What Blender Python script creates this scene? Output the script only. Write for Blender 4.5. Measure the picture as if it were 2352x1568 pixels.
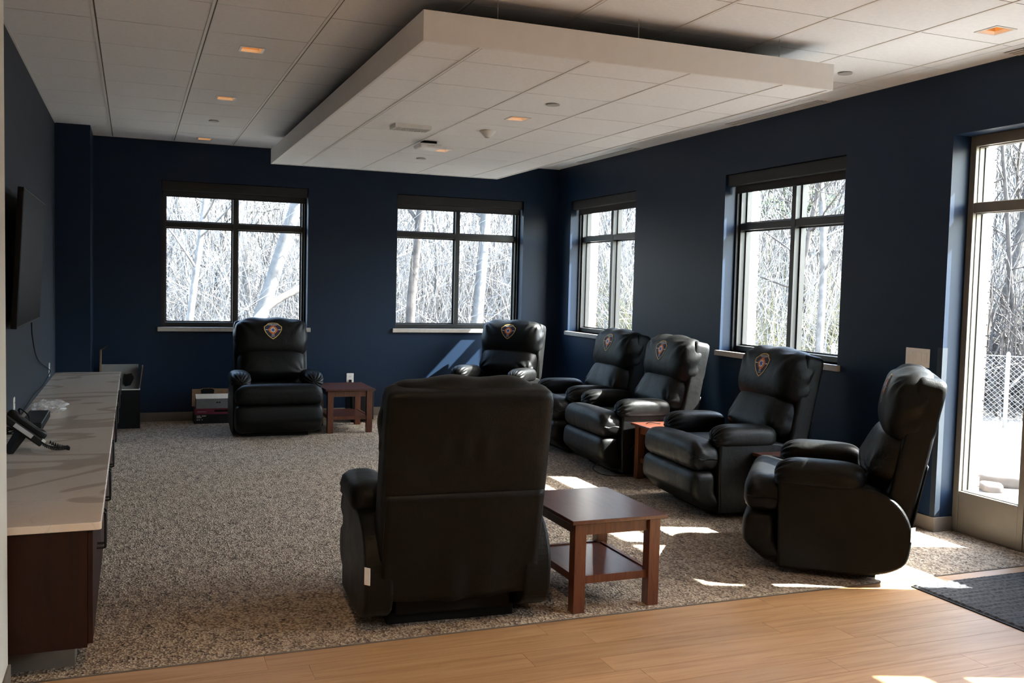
import bpy, bmesh, math, random
import numpy as np
from mathutils import Vector, Matrix, noise

for o in list(bpy.data.objects):
    bpy.data.objects.remove(o)
scene = bpy.context.scene
col = scene.collection

# ---------------------------------------------------------------- camera
F_PX, YAW, PITCH, ROLL = 2189.57, -0.3795, -0.0588, 0.0246
CAM = Vector((0.6904, -3.118, 1.5478))
_fw = Vector((-math.sin(YAW) * math.cos(PITCH), math.cos(YAW) * math.cos(PITCH), math.sin(PITCH)))
_r = Vector((math.cos(YAW), math.sin(YAW), 0))
_up = _r.cross(_fw)
_R = _r * math.cos(ROLL) + _up * math.sin(ROLL)
_U = _up * math.cos(ROLL) - _r * math.sin(ROLL)
cam_data = bpy.data.cameras.new('camera')
cam_data.sensor_width = 36.0
cam_data.sensor_fit = 'HORIZONTAL'
cam_data.lens = 36.0 * F_PX / 2352.0
cam_data.clip_start = 0.05
cam_data.clip_end = 400
cam = bpy.data.objects.new('camera', cam_data)
col.objects.link(cam)
cam.matrix_world = Matrix(((_R.x, _U.x, -_fw.x, CAM.x), (_R.y, _U.y, -_fw.y, CAM.y), (_R.z, _U.z, -_fw.z, CAM.z), (0, 0, 0, 1)))
scene.camera = cam

# ---------------------------------------------------------------- light
SUN_DIR = Vector((-1.0, 0.372, -1.05)).normalized()
sun_data = bpy.data.lights.new('sun', 'SUN')
sun_data.energy = 7.8
sun_data.angle = math.radians(0.55)
sun_data.color = (1.0, 0.97, 0.93)
sun = bpy.data.objects.new('sun', sun_data)
sun.rotation_euler = SUN_DIR.to_track_quat('-Z', 'Y').to_euler()
sun.location = (20, -5, 20)
col.objects.link(sun)

world = bpy.data.worlds.new('world')
scene.world = world
world.use_nodes = True
wn = world.node_tree.nodes
wl = world.node_tree.links
wn.clear()
w_out = wn.new('ShaderNodeOutputWorld')
w_bg = wn.new('ShaderNodeBackground')
w_sky = wn.new('ShaderNodeTexSky')
w_sky.sky_type = 'NISHITA'
w_sky.sun_disc = False
w_sky.sun_elevation = math.radians(44.7)
w_sky.sun_rotation = math.atan2(1.0, -0.36)
w_sky.air_density = 1.2
w_sky.dust_density = 2.0
w_bg.inputs['Strength'].default_value = 0.38
wl.new(w_sky.outputs['Color'], w_bg.inputs['Color'])
wl.new(w_bg.outputs['Background'], w_out.inputs['Surface'])

scene.view_settings.view_transform = 'Standard'
scene.view_settings.look = 'None'
scene.view_settings.gamma = 1.0
scene.view_settings.use_curve_mapping = False
scene.view_settings.exposure = 3.5
scene.cycles.max_bounces = 14
scene.cycles.diffuse_bounces = 8
scene.cycles.transparent_max_bounces = 16

# ---------------------------------------------------------------- measures
H = 2.982            # ceiling
YB = 7.679           # back wall
XW = 5.569           # right wall
YC = 0.827           # carpet edge
ZS, ZT = 1.015, 2.569  # window sill / head
ZC = 0.605           # counter top

# ================================================================ materials
def new_mat(name):
    m = bpy.data.materials.new(name)
    m.use_nodes = True
    nt = m.node_tree
    nt.nodes.clear()
    out = nt.nodes.new('ShaderNodeOutputMaterial')
    b = nt.nodes.new('ShaderNodeBsdfPrincipled')
    nt.links.new(b.outputs[0], out.inputs[0])
    return m, nt, b, out

def coords(nt, kind='Object', scale=(1, 1, 1), rot=(0, 0, 0)):
    tc = nt.nodes.new('ShaderNodeTexCoord')
    mp = nt.nodes.new('ShaderNodeMapping')
    mp.inputs['Scale'].default_value = scale
    mp.inputs['Rotation'].default_value = rot
    nt.links.new(tc.outputs[kind], mp.inputs[0])
    return mp.outputs[0]

def world_coords(nt, scale=(1, 1, 1), rot=(0, 0, 0)):
    g = nt.nodes.new('ShaderNodeNewGeometry')
    mp = nt.nodes.new('ShaderNodeMapping')
    mp.inputs['Scale'].default_value = scale
    mp.inputs['Rotation'].default_value = rot
    nt.links.new(g.outputs['Position'], mp.inputs[0])
    return mp.outputs[0]

def tex_noise(nt, vec, scale, detail=3, rough=0.5, dist=0.0):
    n = nt.nodes.new('ShaderNodeTexNoise')
    n.inputs['Scale'].default_value = scale
    n.inputs['Detail'].default_value = detail
    n.inputs['Roughness'].default_value = rough
    n.inputs['Distortion'].default_value = dist
    nt.links.new(vec, n.inputs['Vector'])
    return n.outputs['Fac']

def ramp(nt, fac, stops, interp='LINEAR'):
    r = nt.nodes.new('ShaderNodeValToRGB')
    r.color_ramp.interpolation = interp
    e = r.color_ramp.elements
    while len(e) < len(stops):
        e.new(0.5)
    for i, (p, c) in enumerate(stops):
        e[i].position = p
        e[i].color = (c[0], c[1], c[2], 1) if not isinstance(c, (int, float)) else (c, c, c, 1)
    nt.links.new(fac, r.inputs[0])
    return r.outputs[0]

def mixc(nt, fac, a, b, mode='MIX'):
    m = nt.nodes.new('ShaderNodeMix')
    m.data_type = 'RGBA'
    m.blend_type = mode
    for s, v in ((m.inputs[0], fac), (m.inputs[6], a), (m.inputs[7], b)):
        if isinstance(v, (int, float)):
            s.default_value = v
        elif isinstance(v, tuple):
            s.default_value = (v[0], v[1], v[2], 1)
        else:
            nt.links.new(v, s)
    return m.outputs[2]

def bump(nt, b, height, strength, dist=0.01):
    n = nt.nodes.new('ShaderNodeBump')
    n.inputs['Strength'].default_value = strength
    n.inputs['Distance'].default_value = dist
    nt.links.new(height, n.inputs['Height'])
    nt.links.new(n.outputs[0], b.inputs['Normal'])

def plain(name, c, rough=0.5, metal=0.0, noise_scale=None, amt=0.12, bump_s=0.0, spec=None):
    m, nt, b, out = new_mat(name)
    b.inputs['Roughness'].default_value = rough
    b.inputs['Metallic'].default_value = metal
    if spec is not None:
        b.inputs['Specular IOR Level'].default_value = spec
    v = coords(nt, 'Object')
    f = tex_noise(nt, v, noise_scale or 14, 4)
    lo = tuple(x * (1 - amt) for x in c)
    hi = tuple(min(1, x * (1 + amt)) for x in c)
    nt.links.new(ramp(nt, f, [(0.3, lo), (0.7, hi)]), b.inputs['Base Color'])
    if bump_s:
        bump(nt, b, tex_noise(nt, v, (noise_scale or 14) * 6, 3), bump_s, 0.002)
    return m

M = {}
M['navy'] = plain('navy_wall_paint', (0.0044, 0.0150, 0.0375), 0.45, noise_scale=3, amt=0.05, bump_s=0.03, spec=0.28)
M['texwall'] = plain('navy_wall_covering', (0.010, 0.017, 0.030), 0.65, noise_scale=5, amt=0.12, bump_s=0.12)
M['white_wall'] = plain('warm_white_paint', (0.66, 0.63, 0.56), 0.6, noise_scale=4, amt=0.03)
M['beige_wall'] = plain('beige_paint', (0.06, 0.055, 0.05), 0.7, noise_scale=4, amt=0.03)
M['tile'] = plain('ceiling_tile', (0.86, 0.865, 0.87), 0.9, noise_scale=40, amt=0.03, bump_s=0.15)
M['tee'] = plain('white_ceiling_grid', (0.80, 0.79, 0.76), 0.5, amt=0.02)
M['slot'] = plain('dark_grid_slot', (0.14, 0.115, 0.095), 0.8)
M['plenum'] = plain('plenum', (0.08, 0.07, 0.06), 0.9)
M['cloudwhite'] = plain('white_fascia_paint', (0.78, 0.77, 0.75), 0.55, amt=0.02)
M['base'] = plain('grey_rubber_base', (0.165, 0.143, 0.1183), 0.55, amt=0.05)
M['sill'] = plain('sill_stone', (0.403, 0.364, 0.325), 0.35, noise_scale=30, amt=0.07)
M['bronze'] = plain('bronze_frame', (0.016, 0.015, 0.0145), 0.40, metal=0.0, amt=0.05, spec=0.5)
M['alum'] = plain('champagne_frame', (0.1674, 0.1519, 0.124), 0.42, metal=0.25, amt=0.04)
M['gasket'] = plain('gasket', (0.02, 0.02, 0.02), 0.6)
M['blind_case'] = plain('blind_cassette', (0.010, 0.0085, 0.008), 0.6)
M['blind_fab'] = plain('blind_fabric', (0.045, 0.042, 0.042), 0.85, noise_scale=200, amt=0.25)
M['plate'] = plain('white_plastic', (0.74, 0.72, 0.69), 0.35, amt=0.02)
M['greyplastic'] = plain('grey_plastic', (0.46, 0.45, 0.44), 0.45, amt=0.03)
M['black'] = plain('black_plastic', (0.007, 0.007, 0.008), 0.4, amt=0.1, spec=0.3)
M['blackmatte'] = plain('black_matte', (0.006, 0.006, 0.006), 0.75, amt=0.1, spec=0.2)
M['blackmetal'] = plain('black_metal', (0.008, 0.0075, 0.0075), 0.45)
M['screen'] = plain('screen_glass', (0.003, 0.003, 0.0035), 0.45, amt=0.0, spec=0.04)
M['chrome'] = plain('chrome', (0.75, 0.75, 0.75), 0.2, metal=1.0, amt=0.02)
M['gold'] = plain('gold_reflector', (0.86, 0.60, 0.34), 0.28, metal=0.9, amt=0.05)
M['cardboard'] = plain('cardboard', (0.216, 0.132, 0.072), 0.85, noise_scale=30, amt=0.12)
M['carton_dark'] = plain('dark_printed_carton', (0.012, 0.012, 0.014), 0.7, amt=0.1, spec=0.2)
M['carton_grey'] = plain('grey_carton', (0.198, 0.21, 0.222), 0.7, amt=0.06)
M['magenta'] = plain('magenta_carton', (0.18, 0.021, 0.051), 0.55, amt=0.12)
M['paper'] = plain('white_paper', (0.72, 0.70, 0.66), 0.7, amt=0.03)
M['gold_thread'] = plain('gold_thread', (0.78, 0.50, 0.13), 0.6, noise_scale=300, amt=0.2)
M['navy_thread'] = plain('navy_thread', (0.012, 0.012, 0.05), 0.7, noise_scale=300, amt=0.2)
M['orange_thread'] = plain('orange_thread', (0.72, 0.20, 0.03), 0.6, noise_scale=120, amt=0.5)
M['red_thread'] = plain('red_thread', (0.42, 0.03, 0.01), 0.6, noise_scale=200, amt=0.3)
M['white_thread'] = plain('white_thread', (0.72, 0.72, 0.74), 0.6, noise_scale=300, amt=0.1)
M['blue_thread'] = plain('blue_thread', (0.03, 0.06, 0.30), 0.6, noise_scale=300, amt=0.2)
M['guard'] = plain('grey_blue_guard', (0.022, 0.030, 0.042), 0.4, amt=0.04)
M['stoop'] = plain('concrete_stoop', (0.34, 0.335, 0.33), 0.85, noise_scale=6, amt=0.1)
M['sill_outer'] = plain('grey_metal_sill', (0.32, 0.32, 0.32), 0.6, amt=0.05)
M['slab'] = plain('brown_stone', (0.075, 0.06, 0.05), 0.85, noise_scale=6, amt=0.3)
M['galv'] = plain('galvanised_steel', (0.33, 0.336, 0.342), 0.45, metal=0.3)
M['stone'] = plain('pale_stone', (0.62, 0.58, 0.52), 0.8, noise_scale=8, amt=0.1)
M['brick'] = plain('orange_brick', (0.52, 0.24, 0.14), 0.85, noise_scale=25, amt=0.2)
M['mortar'] = plain('mortar', (0.60, 0.54, 0.48), 0.9)

def lamp_mat():
    m, nt, b, out = new_mat('dim_warm_lamp')
    b.inputs['Base Color'].default_value = (0.8, 0.7, 0.55, 1)
    b.inputs['Emission Color'].default_value = (1.0, 0.62, 0.28, 1)
    b.inputs['Emission Strength'].default_value = 3.0
    return m
M['lamp'] = lamp_mat()

def leather():
    m, nt, b, out = new_mat('black_leather')
    v = coords(nt, 'Object')
    f = tex_noise(nt, v, 6, 4)
    nt.links.new(ramp(nt, f, [(0.3, (0.0018, 0.0018, 0.0018)), (0.7, (0.0027, 0.0027, 0.0026))]), b.inputs['Base Color'])
    nt.links.new(ramp(nt, f, [(0.3, 0.42), (0.7, 0.52)]), b.inputs['Roughness'])
    b.inputs['Specular IOR Level'].default_value = 0.23
    vor = nt.nodes.new('ShaderNodeTexVoronoi')
    vor.inputs['Scale'].default_value = 260
    nt.links.new(v, vor.inputs['Vector'])
    big = tex_noise(nt, v, 13, 2, 0.5, 0.4)
    add = nt.nodes.new('ShaderNodeMath')
    add.operation = 'MULTIPLY_ADD'
    add.inputs[1].default_value = 6.0
    nt.links.new(big, add.inputs[0])
    nt.links.new(vor.outputs['Distance'], add.inputs[2])
    bump(nt, b, add.outputs[0], 0.35, 0.0016)
    return m
M['leather'] = leather()

def carpet():
    m, nt, b, out = new_mat('loop_carpet')
    v = world_coords(nt, (1.0, 0.72, 1.0))
    vor = nt.nodes.new('ShaderNodeTexVoronoi')
    vor.inputs['Scale'].default_value = 120
    nt.links.new(v, vor.inputs['Vector'])
    sep = nt.nodes.new('ShaderNodeSeparateColor')
    nt.links.new(vor.outputs['Color'], sep.inputs[0])
    f2 = tex_noise(nt, world_coords(nt, (22, 9, 1)), 1.0, 2)
    addn = nt.nodes.new('ShaderNodeMath')
    addn.operation = 'MULTIPLY_ADD'
    addn.inputs[1].default_value = 0.55
    nt.links.new(f2, addn.inputs[0])
    mul = nt.nodes.new('ShaderNodeMath')
    mul.operation = 'MULTIPLY'
    mul.inputs[1].default_value = 0.62
    nt.links.new(sep.outputs[0], mul.inputs[0])
    nt.links.new(mul.outputs[0], addn.inputs[2])
    c = ramp(nt, addn.outputs[0], [(0.20, (0.055, 0.050, 0.052)), (0.38, (0.190, 0.150, 0.122)), (0.60, (0.310, 0.243, 0.182)), (0.80, (0.48, 0.40, 0.315))])
    nt.links.new(c, b.inputs['Base Color'])
    b.inputs['Roughness'].default_value = 0.95
    b.inputs['Specular IOR Level'].default_value = 0.1
    bump(nt, b, vor.outputs['Distance'], 0.8, 0.006)
    return m
M['carpet'] = carpet()

def mat_rug():
    m, nt, b, out = new_mat('dark_grey_mat')
    v = world_coords(nt, (1.0, 1.6, 1.0))
    f = tex_noise(nt, v, 55, 3)
    nt.links.new(ramp(nt, f, [(0.35, (0.018, 0.018, 0.0204)), (0.65, (0.063, 0.063, 0.069))]), b.inputs['Base Color'])
    b.inputs['Roughness'].default_value = 0.95
    bump(nt, b, f, 0.7, 0.006)
    return m
M['rug'] = mat_rug()

def oak():
    m, nt, b, out = new_mat('oak_plank')
    oi = nt.nodes.new('ShaderNodeObjectInfo')
    g = nt.nodes.new('ShaderNodeNewGeometry')
    add = nt.nodes.new('ShaderNodeVectorMath')
    add.operation = 'MULTIPLY_ADD'
    comb = nt.nodes.new('ShaderNodeCombineXYZ')
    for i in range(3):
        nt.links.new(oi.outputs['Random'], comb.inputs[i])
    nt.links.new(comb.outputs[0], add.inputs[0])
    add.inputs[1].default_value = (30, 30, 30)
    nt.links.new(g.outputs['Position'], add.inputs[2])
    mp = nt.nodes.new('ShaderNodeMapping')
    mp.inputs['Scale'].default_value = (0.9, 14, 1)
    nt.links.new(add.outputs[0], mp.inputs[0])
    f = tex_noise(nt, mp.outputs[0], 1.6, 6, 0.6, 1.2)
    c = ramp(nt, f, [(0.28, (0.26, 0.135, 0.058)), (0.5, (0.36, 0.200, 0.094)), (0.72, (0.41, 0.245, 0.125))])
    c2 = ramp(nt, oi.outputs['Random'], [(0, 0.90), (1, 1.06)])
    nt.links.new(mixc(nt, 1.0, c, c2, 'MULTIPLY'), b.inputs['Base Color'])
    b.inputs['Roughness'].default_value = 0.48
    b.inputs['Specular IOR Level'].default_value = 0.35
    bump(nt, b, f, 0.08, 0.002)
    return m
M['oak'] = oak()

def stained(name, dark, light, rough, axis_scale):
    m, nt, b, out = new_mat(name)
    v = coords(nt, 'Object', axis_scale)
    f = tex_noise(nt, v, 2.4, 5, 0.6, 1.6)
    nt.links.new(ramp(nt, f, [(0.30, dark), (0.70, light)]), b.inputs['Base Color'])
    b.inputs['Roughness'].default_value = rough
    b.inputs['Coat Weight'].default_value = 0.25 if rough < 0.5 else 0.0
    b.inputs['Specular IOR Level'].default_value = 0.5 if rough < 0.5 else 0.25
    b.inputs['Coat Roughness'].default_value = 0.2
    bump(nt, b, f, 0.05, 0.002)
    return m
M['cherry_top'] = stained('stained_top', (0.050, 0.013, 0.0075), (0.105, 0.034, 0.019), 0.30, (14, 1.5, 14))
M['cherry_leg'] = stained('stained_leg', (0.072, 0.018, 0.007), (0.155, 0.049, 0.019), 0.38, (14, 14, 1.5))
M['cabinet'] = stained('cabinet_cherry', (0.015, 0.003, 0.0014), (0.027, 0.006, 0.0027), 0.62, (6, 6, 1.2))

def quartz():
    m, nt, b, out = new_mat('veined_quartz')
    v = world_coords(nt, (1.0, 1.0, 1.0), (0, 0, math.radians(-24)))
    mp = nt.nodes.new('ShaderNodeMapping')
    mp.inputs['Scale'].default_value = (0.8, 1.7, 1)
    nt.links.new(v, mp.inputs[0])
    f = tex_noise(nt, mp.outputs[0], 0.9, 2, 0.5, 0.9)
    A, V = (0.74, 0.63, 0.53), (0.56, 0.46, 0.375)
    c = ramp(nt, f, [(0.0, A), (0.440, A), (0.452, V), (0.505, (0.54, 0.445, 0.365)), (0.515, A), (1.0, (0.70, 0.60, 0.50))])
    f2 = tex_noise(nt, mp.outputs[0], 2.2, 4, 0.55, 1.4)
    c2 = ramp(nt, f2, [(0.0, 1.0), (0.492, 1.0), (0.498, 0.84), (0.504, 1.0), (1, 1.0)])
    nt.links.new(mixc(nt, 1.0, c, c2, 'MULTIPLY'), b.inputs['Base Color'])
    b.inputs['Roughness'].default_value = 0.14
    return m
M['quartz'] = quartz()

def glass():
    m, nt, b, out = new_mat('window_glass')
    nt.nodes.remove(b)
    tr = nt.nodes.new('ShaderNodeBsdfTransparent')
    tr.inputs[0].default_value = (0.89, 0.92, 0.91, 1)
    gl = nt.nodes.new('ShaderNodeBsdfGlossy')
    gl.inputs['Roughness'].default_value = 0.0
    lw = nt.nodes.new('ShaderNodeLayerWeight')
    lw.inputs['Blend'].default_value = 0.5
    pw = nt.nodes.new('ShaderNodeMath')
    pw.operation = 'POWER'
    pw.inputs[1].default_value = 5.0
    nt.links.new(lw.outputs['Facing'], pw.inputs[0])
    ma = nt.nodes.new('ShaderNodeMath')
    ma.operation = 'MULTIPLY_ADD'
    ma.inputs[1].default_value = 0.6
    ma.inputs[2].default_value = 0.03
    nt.links.new(pw.outputs[0], ma.inputs[0])
    mx = nt.nodes.new('ShaderNodeMixShader')
    nt.links.new(ma.outputs[0], mx.inputs[0])
    nt.links.new(tr.outputs[0], mx.inputs[1])
    nt.links.new(gl.outputs[0], mx.inputs[2])
    nt.links.new(mx.outputs[0], out.inputs[0])
    return m
M['glass'] = glass()

def plasticbag():
    m, nt, b, out = new_mat('clear_plastic_bag')
    b.inputs['Base Color'].default_value = (0.8, 0.8, 0.82, 1)
    b.inputs['Roughness'].default_value = 0.12
    tr = nt.nodes.new('ShaderNodeBsdfTransparent')
    mx = nt.nodes.new('ShaderNodeMixShader')
    f = tex_noise(nt, coords(nt), 30, 2)
    nt.links.new(ramp(nt, f, [(0.3, 0.1), (0.7, 0.5)]), mx.inputs[0])
    nt.links.new(tr.outputs[0], mx.inputs[1])
    nt.links.new(b.outputs[0], mx.inputs[2])
    nt.links.new(mx.outputs[0], out.inputs[0])
    return m
M['bag'] = plasticbag()

def two_tone(name, a, c, scale, rough=0.9, bs=0.0, detail=6):
    m, nt, b, out = new_mat(name)
    v = world_coords(nt)
    f = tex_noise(nt, v, scale, detail, 0.65)
    nt.links.new(ramp(nt, f, [(0.35, a), (0.65, c)]), b.inputs['Base Color'])
    b.inputs['Roughness'].default_value = rough
    if bs:
        bump(nt, b, f, bs, 0.05)
    return m
M['gravel'] = two_tone('pale_gravel', (0.0255, 0.02175, 0.01875), (0.054, 0.0465, 0.03975), 9, bs=0.5)
M['litter'] = two_tone('leaf_litter', (0.07068, 0.05952, 0.0491), (0.1637, 0.1451, 0.1228), 3.5, bs=0.6)
M['hill'] = two_tone('brushy_hillside', (0.108, 0.09, 0.0765), (0.225, 0.2025, 0.18), 1.6, bs=0.8, detail=10)
M['bark_grey'] = two_tone('grey_bark', (0.07656, 0.0696, 0.06542), (0.1392, 0.1308, 0.1238), 9, bs=0.3)
M['bark_dark'] = two_tone('dark_bark', (0.03001, 0.02455, 0.02182), (0.07093, 0.06002, 0.05456), 9, bs=0.3)
M['bark_pale'] = two_tone('pale_bark', (0.0754, 0.0725, 0.0696), (0.116, 0.1102, 0.1073), 7, bs=0.2)
M['twig'] = two_tone('pale_twigs', (0.1403, 0.1303, 0.1237), (0.3053, 0.2887, 0.2765), 4)
M['needle'] = two_tone('pine_needles', (0.0385, 0.0616, 0.02695), (0.0924, 0.1155, 0.0539), 4)
M['bud'] = two_tone('spring_buds', (0.1037, 0.1037, 0.04032), (0.1498, 0.1325, 0.06336), 4)

# ================================================================ mesh helpers
class MB:
    def __init__(s):
        s.v = []
        s.f = []
    def add(s, vs, fs):
        n = len(s.v)
        s.v.extend([tuple(map(float, p)) for p in vs])
        s.f.extend([tuple(i + n for i in f) for f in fs])
        return s
    def box(s, x0, x1, y0, y1, z0, z1):
        if x0 > x1: x0, x1 = x1, x0
        if y0 > y1: y0, y1 = y1, y0
        if z0 > z1: z0, z1 = z1, z0
        return s.add([(x0, y0, z0), (x1, y0, z0), (x1, y1, z0), (x0, y1, z0), (x0, y0, z1), (x1, y0, z1), (x1, y1, z1), (x0, y1, z1)],
                     [(0, 3, 2, 1), (4, 5, 6, 7), (0, 1, 5, 4), (1, 2, 6, 5), (2, 3, 7, 6), (3, 0, 4, 7)])
    def prism(s, poly, a0, a1, axis='x'):
        # poly: list of 2D points; axis x -> (y,z), y -> (x,z), z -> (x,y)
        n = len(poly)
        def P(a, p):
            return {'x': (a, p[0], p[1]), 'y': (p[0], a, p[1]), 'z': (p[0], p[1], a)}[axis]
        vs = [P(a0, p) for p in poly] + [P(a1, p) for p in poly]
        fs = [tuple(range(n))[::-1], tuple(range(n, 2 * n))]
        fs += [(i, (i + 1) % n, n + (i + 1) % n, n + i) for i in range(n)]
        return s.add(vs, fs)
    def tube(s, pts, rad, n=8, cap=True):
        pts = [Vector(p) for p in pts]
        if isinstance(rad, (int, float)):
            rad = [rad] * len(pts)
        vs, fs = [], []
        t0 = (pts[1] - pts[0]).normalized()
        a = t0.orthogonal().normalized()
        for i, p in enumerate(pts):
            t = (pts[min(i + 1, len(pts) - 1)] - pts[max(i - 1, 0)])
            t = t.normalized() if t.length > 1e-9 else t0
            a = (a - t * a.dot(t))
            a = a.normalized() if a.length > 1e-6 else t.orthogonal().normalized()
            b = t.cross(a)
            for k in range(n):
                an = 2 * math.pi * k / n
                vs.append(p + (a * math.cos(an) + b * math.sin(an)) * rad[i])
        for i in range(len(pts) - 1):
            for k in range(n):
                fs.append((i * n + k, i * n + (k + 1) % n, (i + 1) * n + (k + 1) % n, (i + 1) * n + k))
        if cap:
            fs.append(tuple(range(n))[::-1])
            fs.append(tuple(range((len(pts) - 1) * n, len(pts) * n)))
        return s.add(vs, fs)
    def lathe(s, prof, c=(0, 0, 0), n=24, axis='z'):
        vs, fs = [], []
        for r, h in prof:
            for k in range(n):
                an = 2 * math.pi * k / n
                if axis == 'z':
                    vs.append((c[0] + r * math.cos(an), c[1] + r * math.sin(an), c[2] + h))
                elif axis == 'y':
                    vs.append((c[0] + r * math.cos(an), c[1] + h, c[2] + r * math.sin(an)))
                else:
                    vs.append((c[0] + h, c[1] + r * math.cos(an), c[2] + r * math.sin(an)))
        for i in range(len(prof) - 1):
            for k in range(n):
                fs.append((i * n + k, i * n + (k + 1) % n, (i + 1) * n + (k + 1) % n, (i + 1) * n + k))
        fs.append(tuple(range(n))[::-1])
        fs.append(tuple(range((len(prof) - 1) * n, len(prof) * n)))
        return s.add(vs, fs)
    def mesh(s, name):
        me = bpy.data.meshes.new(name)
        me.from_pydata(s.v, [], s.f)
        bm = bmesh.new()
        bm.from_mesh(me)
        bmesh.ops.recalc_face_normals(bm, faces=bm.faces)
        bm.to_mesh(me)
        bm.free()
        return me
    def build(s, name, mat, parent=None, smooth=False, bevel=0.0, seg=2):
        me = s.mesh(name)
        me.materials.append(mat)
        if smooth:
            for p in me.polygons:
                p.use_smooth = True
        o = bpy.data.objects.new(name, me)
        col.objects.link(o)
        if parent is not None:
            o.parent = parent
        if bevel:
            b = o.modifiers.new('bevel', 'BEVEL')
            b.width = bevel
            b.segments = seg
            b.limit_method = 'ANGLE'
        return o

def tag(o, label, cat, group=None):
    o['label'] = label
    o['category'] = cat
    if group:
        o['group'] = group
    return o

def thing(name, label, cat, loc=(0, 0, 0), rz=0.0, group=None):
    o = bpy.data.objects.new(name, None)
    o.empty_display_size = 0.1
    col.objects.link(o)
    o.location = loc
    o.rotation_euler = (0, 0, rz)
    return tag(o, label, cat, group)

def struct(o):
    o['kind'] = 'structure'
    return o

def sempty(name, loc=(0, 0, 0)):
    o = bpy.data.objects.new(name, None)
    o.empty_display_size = 0.1
    o.location = loc
    col.objects.link(o)
    return struct(o)

def share(src, name, parent, loc=(0, 0, 0), rz=0.0):
    o = bpy.data.objects.new(name, src.data)
    for md in src.modifiers:
        if md.type == 'BEVEL':
            b = o.modifiers.new('bevel', 'BEVEL')
            b.width, b.segments, b.limit_method = md.width, md.segments, md.limit_method
    o.parent = parent
    o.location = loc
    o.rotation_euler = (0, 0, rz)
    col.objects.link(o)
    return o

def copy_tree(o, parent=None):
    c = o.copy()
    col.objects.link(c)
    c.parent = parent
    for ch in list(o.children):
        copy_tree(ch, c)
    return c

def spline(pts, k=8):
    P = [Vector(p) for p in pts]
    P = [P[0] * 2 - P[1]] + P + [P[-1] * 2 - P[-2]]
    out = []
    for i in range(1, len(P) - 2):
        a, b, c, d = P[i - 1], P[i], P[i + 1], P[i + 2]
        for j in range(k):
            t = j / k
            out.append(0.5 * ((2 * b) + (c - a) * t + (2 * a - 5 * b + 4 * c - d) * t * t + (3 * b - a - 3 * c + d) * t ** 3))
    out.append(P[-2])
    return out

_CS = {}
def cube_sphere(n):
    if n in _CS:
        return _CS[n]
    bm = bmesh.new()
    bmesh.ops.create_cube(bm, size=2.0)
    bmesh.ops.subdivide_edges(bm, edges=bm.edges[:], cuts=n - 1, use_grid_fill=True)
    vs = np.array([v.co[:] for v in bm.verts])
    fs = [tuple(v.index for v in f.verts) for f in bm.faces]
    bm.free()
    vs = np.tan(vs * math.pi / 4 * 0.999)
    _CS[n] = (vs, fs)
    return _CS[n]

def blob(half, expo, n=20, iters=40):
    """closed superquadric |x/a|^p+|y/b|^q+|z/c|^r=1"""
    vs, fs = cube_sphere(n)
    half = np.array(half)
    d = vs / np.abs(vs).max(axis=1, keepdims=True) * half
    lo = np.zeros(len(d)); hi = np.ones(len(d))
    for _ in range(iters):
        mid = (lo + hi) / 2
        F = (np.abs(d * mid[:, None] / half) ** np.array(expo)).sum(axis=1)
        hi = np.where(F > 1, mid, hi)
        lo = np.where(F > 1, lo, mid)
    return d * lo[:, None], fs

def sstep(a, b, x):
    t = np.clip((x - a) / (b - a), 0, 1)
    return t * t * (3 - 2 * t)

# ================================================================ room shell
YN = -6.0            # room end behind the viewer
REC = 0.145          # depth of the plastered reveal
FD = 0.114           # frame depth
VEN = 0.12           # outer brick leaf

def wall_rects(a0, a1, z0, z1, ops):
    out = []
    cur = a0
    for (b0, b1, c0, c1) in sorted(ops):
        if b0 > cur:
            out.append((cur, b0, z0, z1))
        if c0 > z0:
            out.append((b0, b1, z0, c0))
        if c1 < z1:
            out.append((b0, b1, c1, z1))
        cur = b1
    if cur < a1:
        out.append((cur, a1, z0, z1))
    return out

W1 = (0.9714, 2.5123, ZS, ZT)
W2 = (3.5289, 5.1101, ZS, ZT)
W3 = (5.721, 7.312, ZS, ZT)
W4 = (2.563, 4.102, ZS, ZT)
DO = (0.15, 1.577, 0.0, 2.577)
SF = (-2.0, -0.93, 0.0, 2.577)

ZTOP = H + 0.45
mb = MB()
for (a, b, c, d) in wall_rects(-0.2, XW, 0, ZTOP, [W1, W2]):
    mb.box(a, b, YB, YB + REC + 0.02, c, d)
wall_back = struct(mb.build('wall_back', M['navy']))
mb = MB()
for (a, b, c, d) in wall_rects(YN, YB + REC + 0.02, 0, ZTOP, [W3, W4, DO, SF]):
    mb.box(XW, XW + REC + 0.02, a, b, c, d)
wall_right = struct(mb.build('wall_right', M['navy']))
# outer leaves
G = 0.21
def widen(o, g):
    return (o[0] - g, o[1] + g, o[2], o[3])
mb = MB()
for (a, b, c, d) in wall_rects(-0.2, XW + 0.4, -0.3, ZTOP, [W1, W2]):
    mb.box(a, b, YB + REC + FD - 0.02, YB + REC + FD + VEN, c, d)
mb.build('brick_leaf', M['mortar'], wall_back)
mb = MB()
for (a, b, c, d) in wall_rects(YN, YB + 0.4, -0.3, ZTOP, [(W3[0], W3[1] + G, W3[2], W3[3]), (W4[0], W4[1] + G, W4[2], W4[3]), (DO[0], DO[1] + G, DO[2], DO[3]), SF]):
    mb.box(XW + REC + FD - 0.02, XW + REC + FD + VEN, a, b, c, d)
mb.build('brick_leaf', M['mortar'], wall_right)
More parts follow.
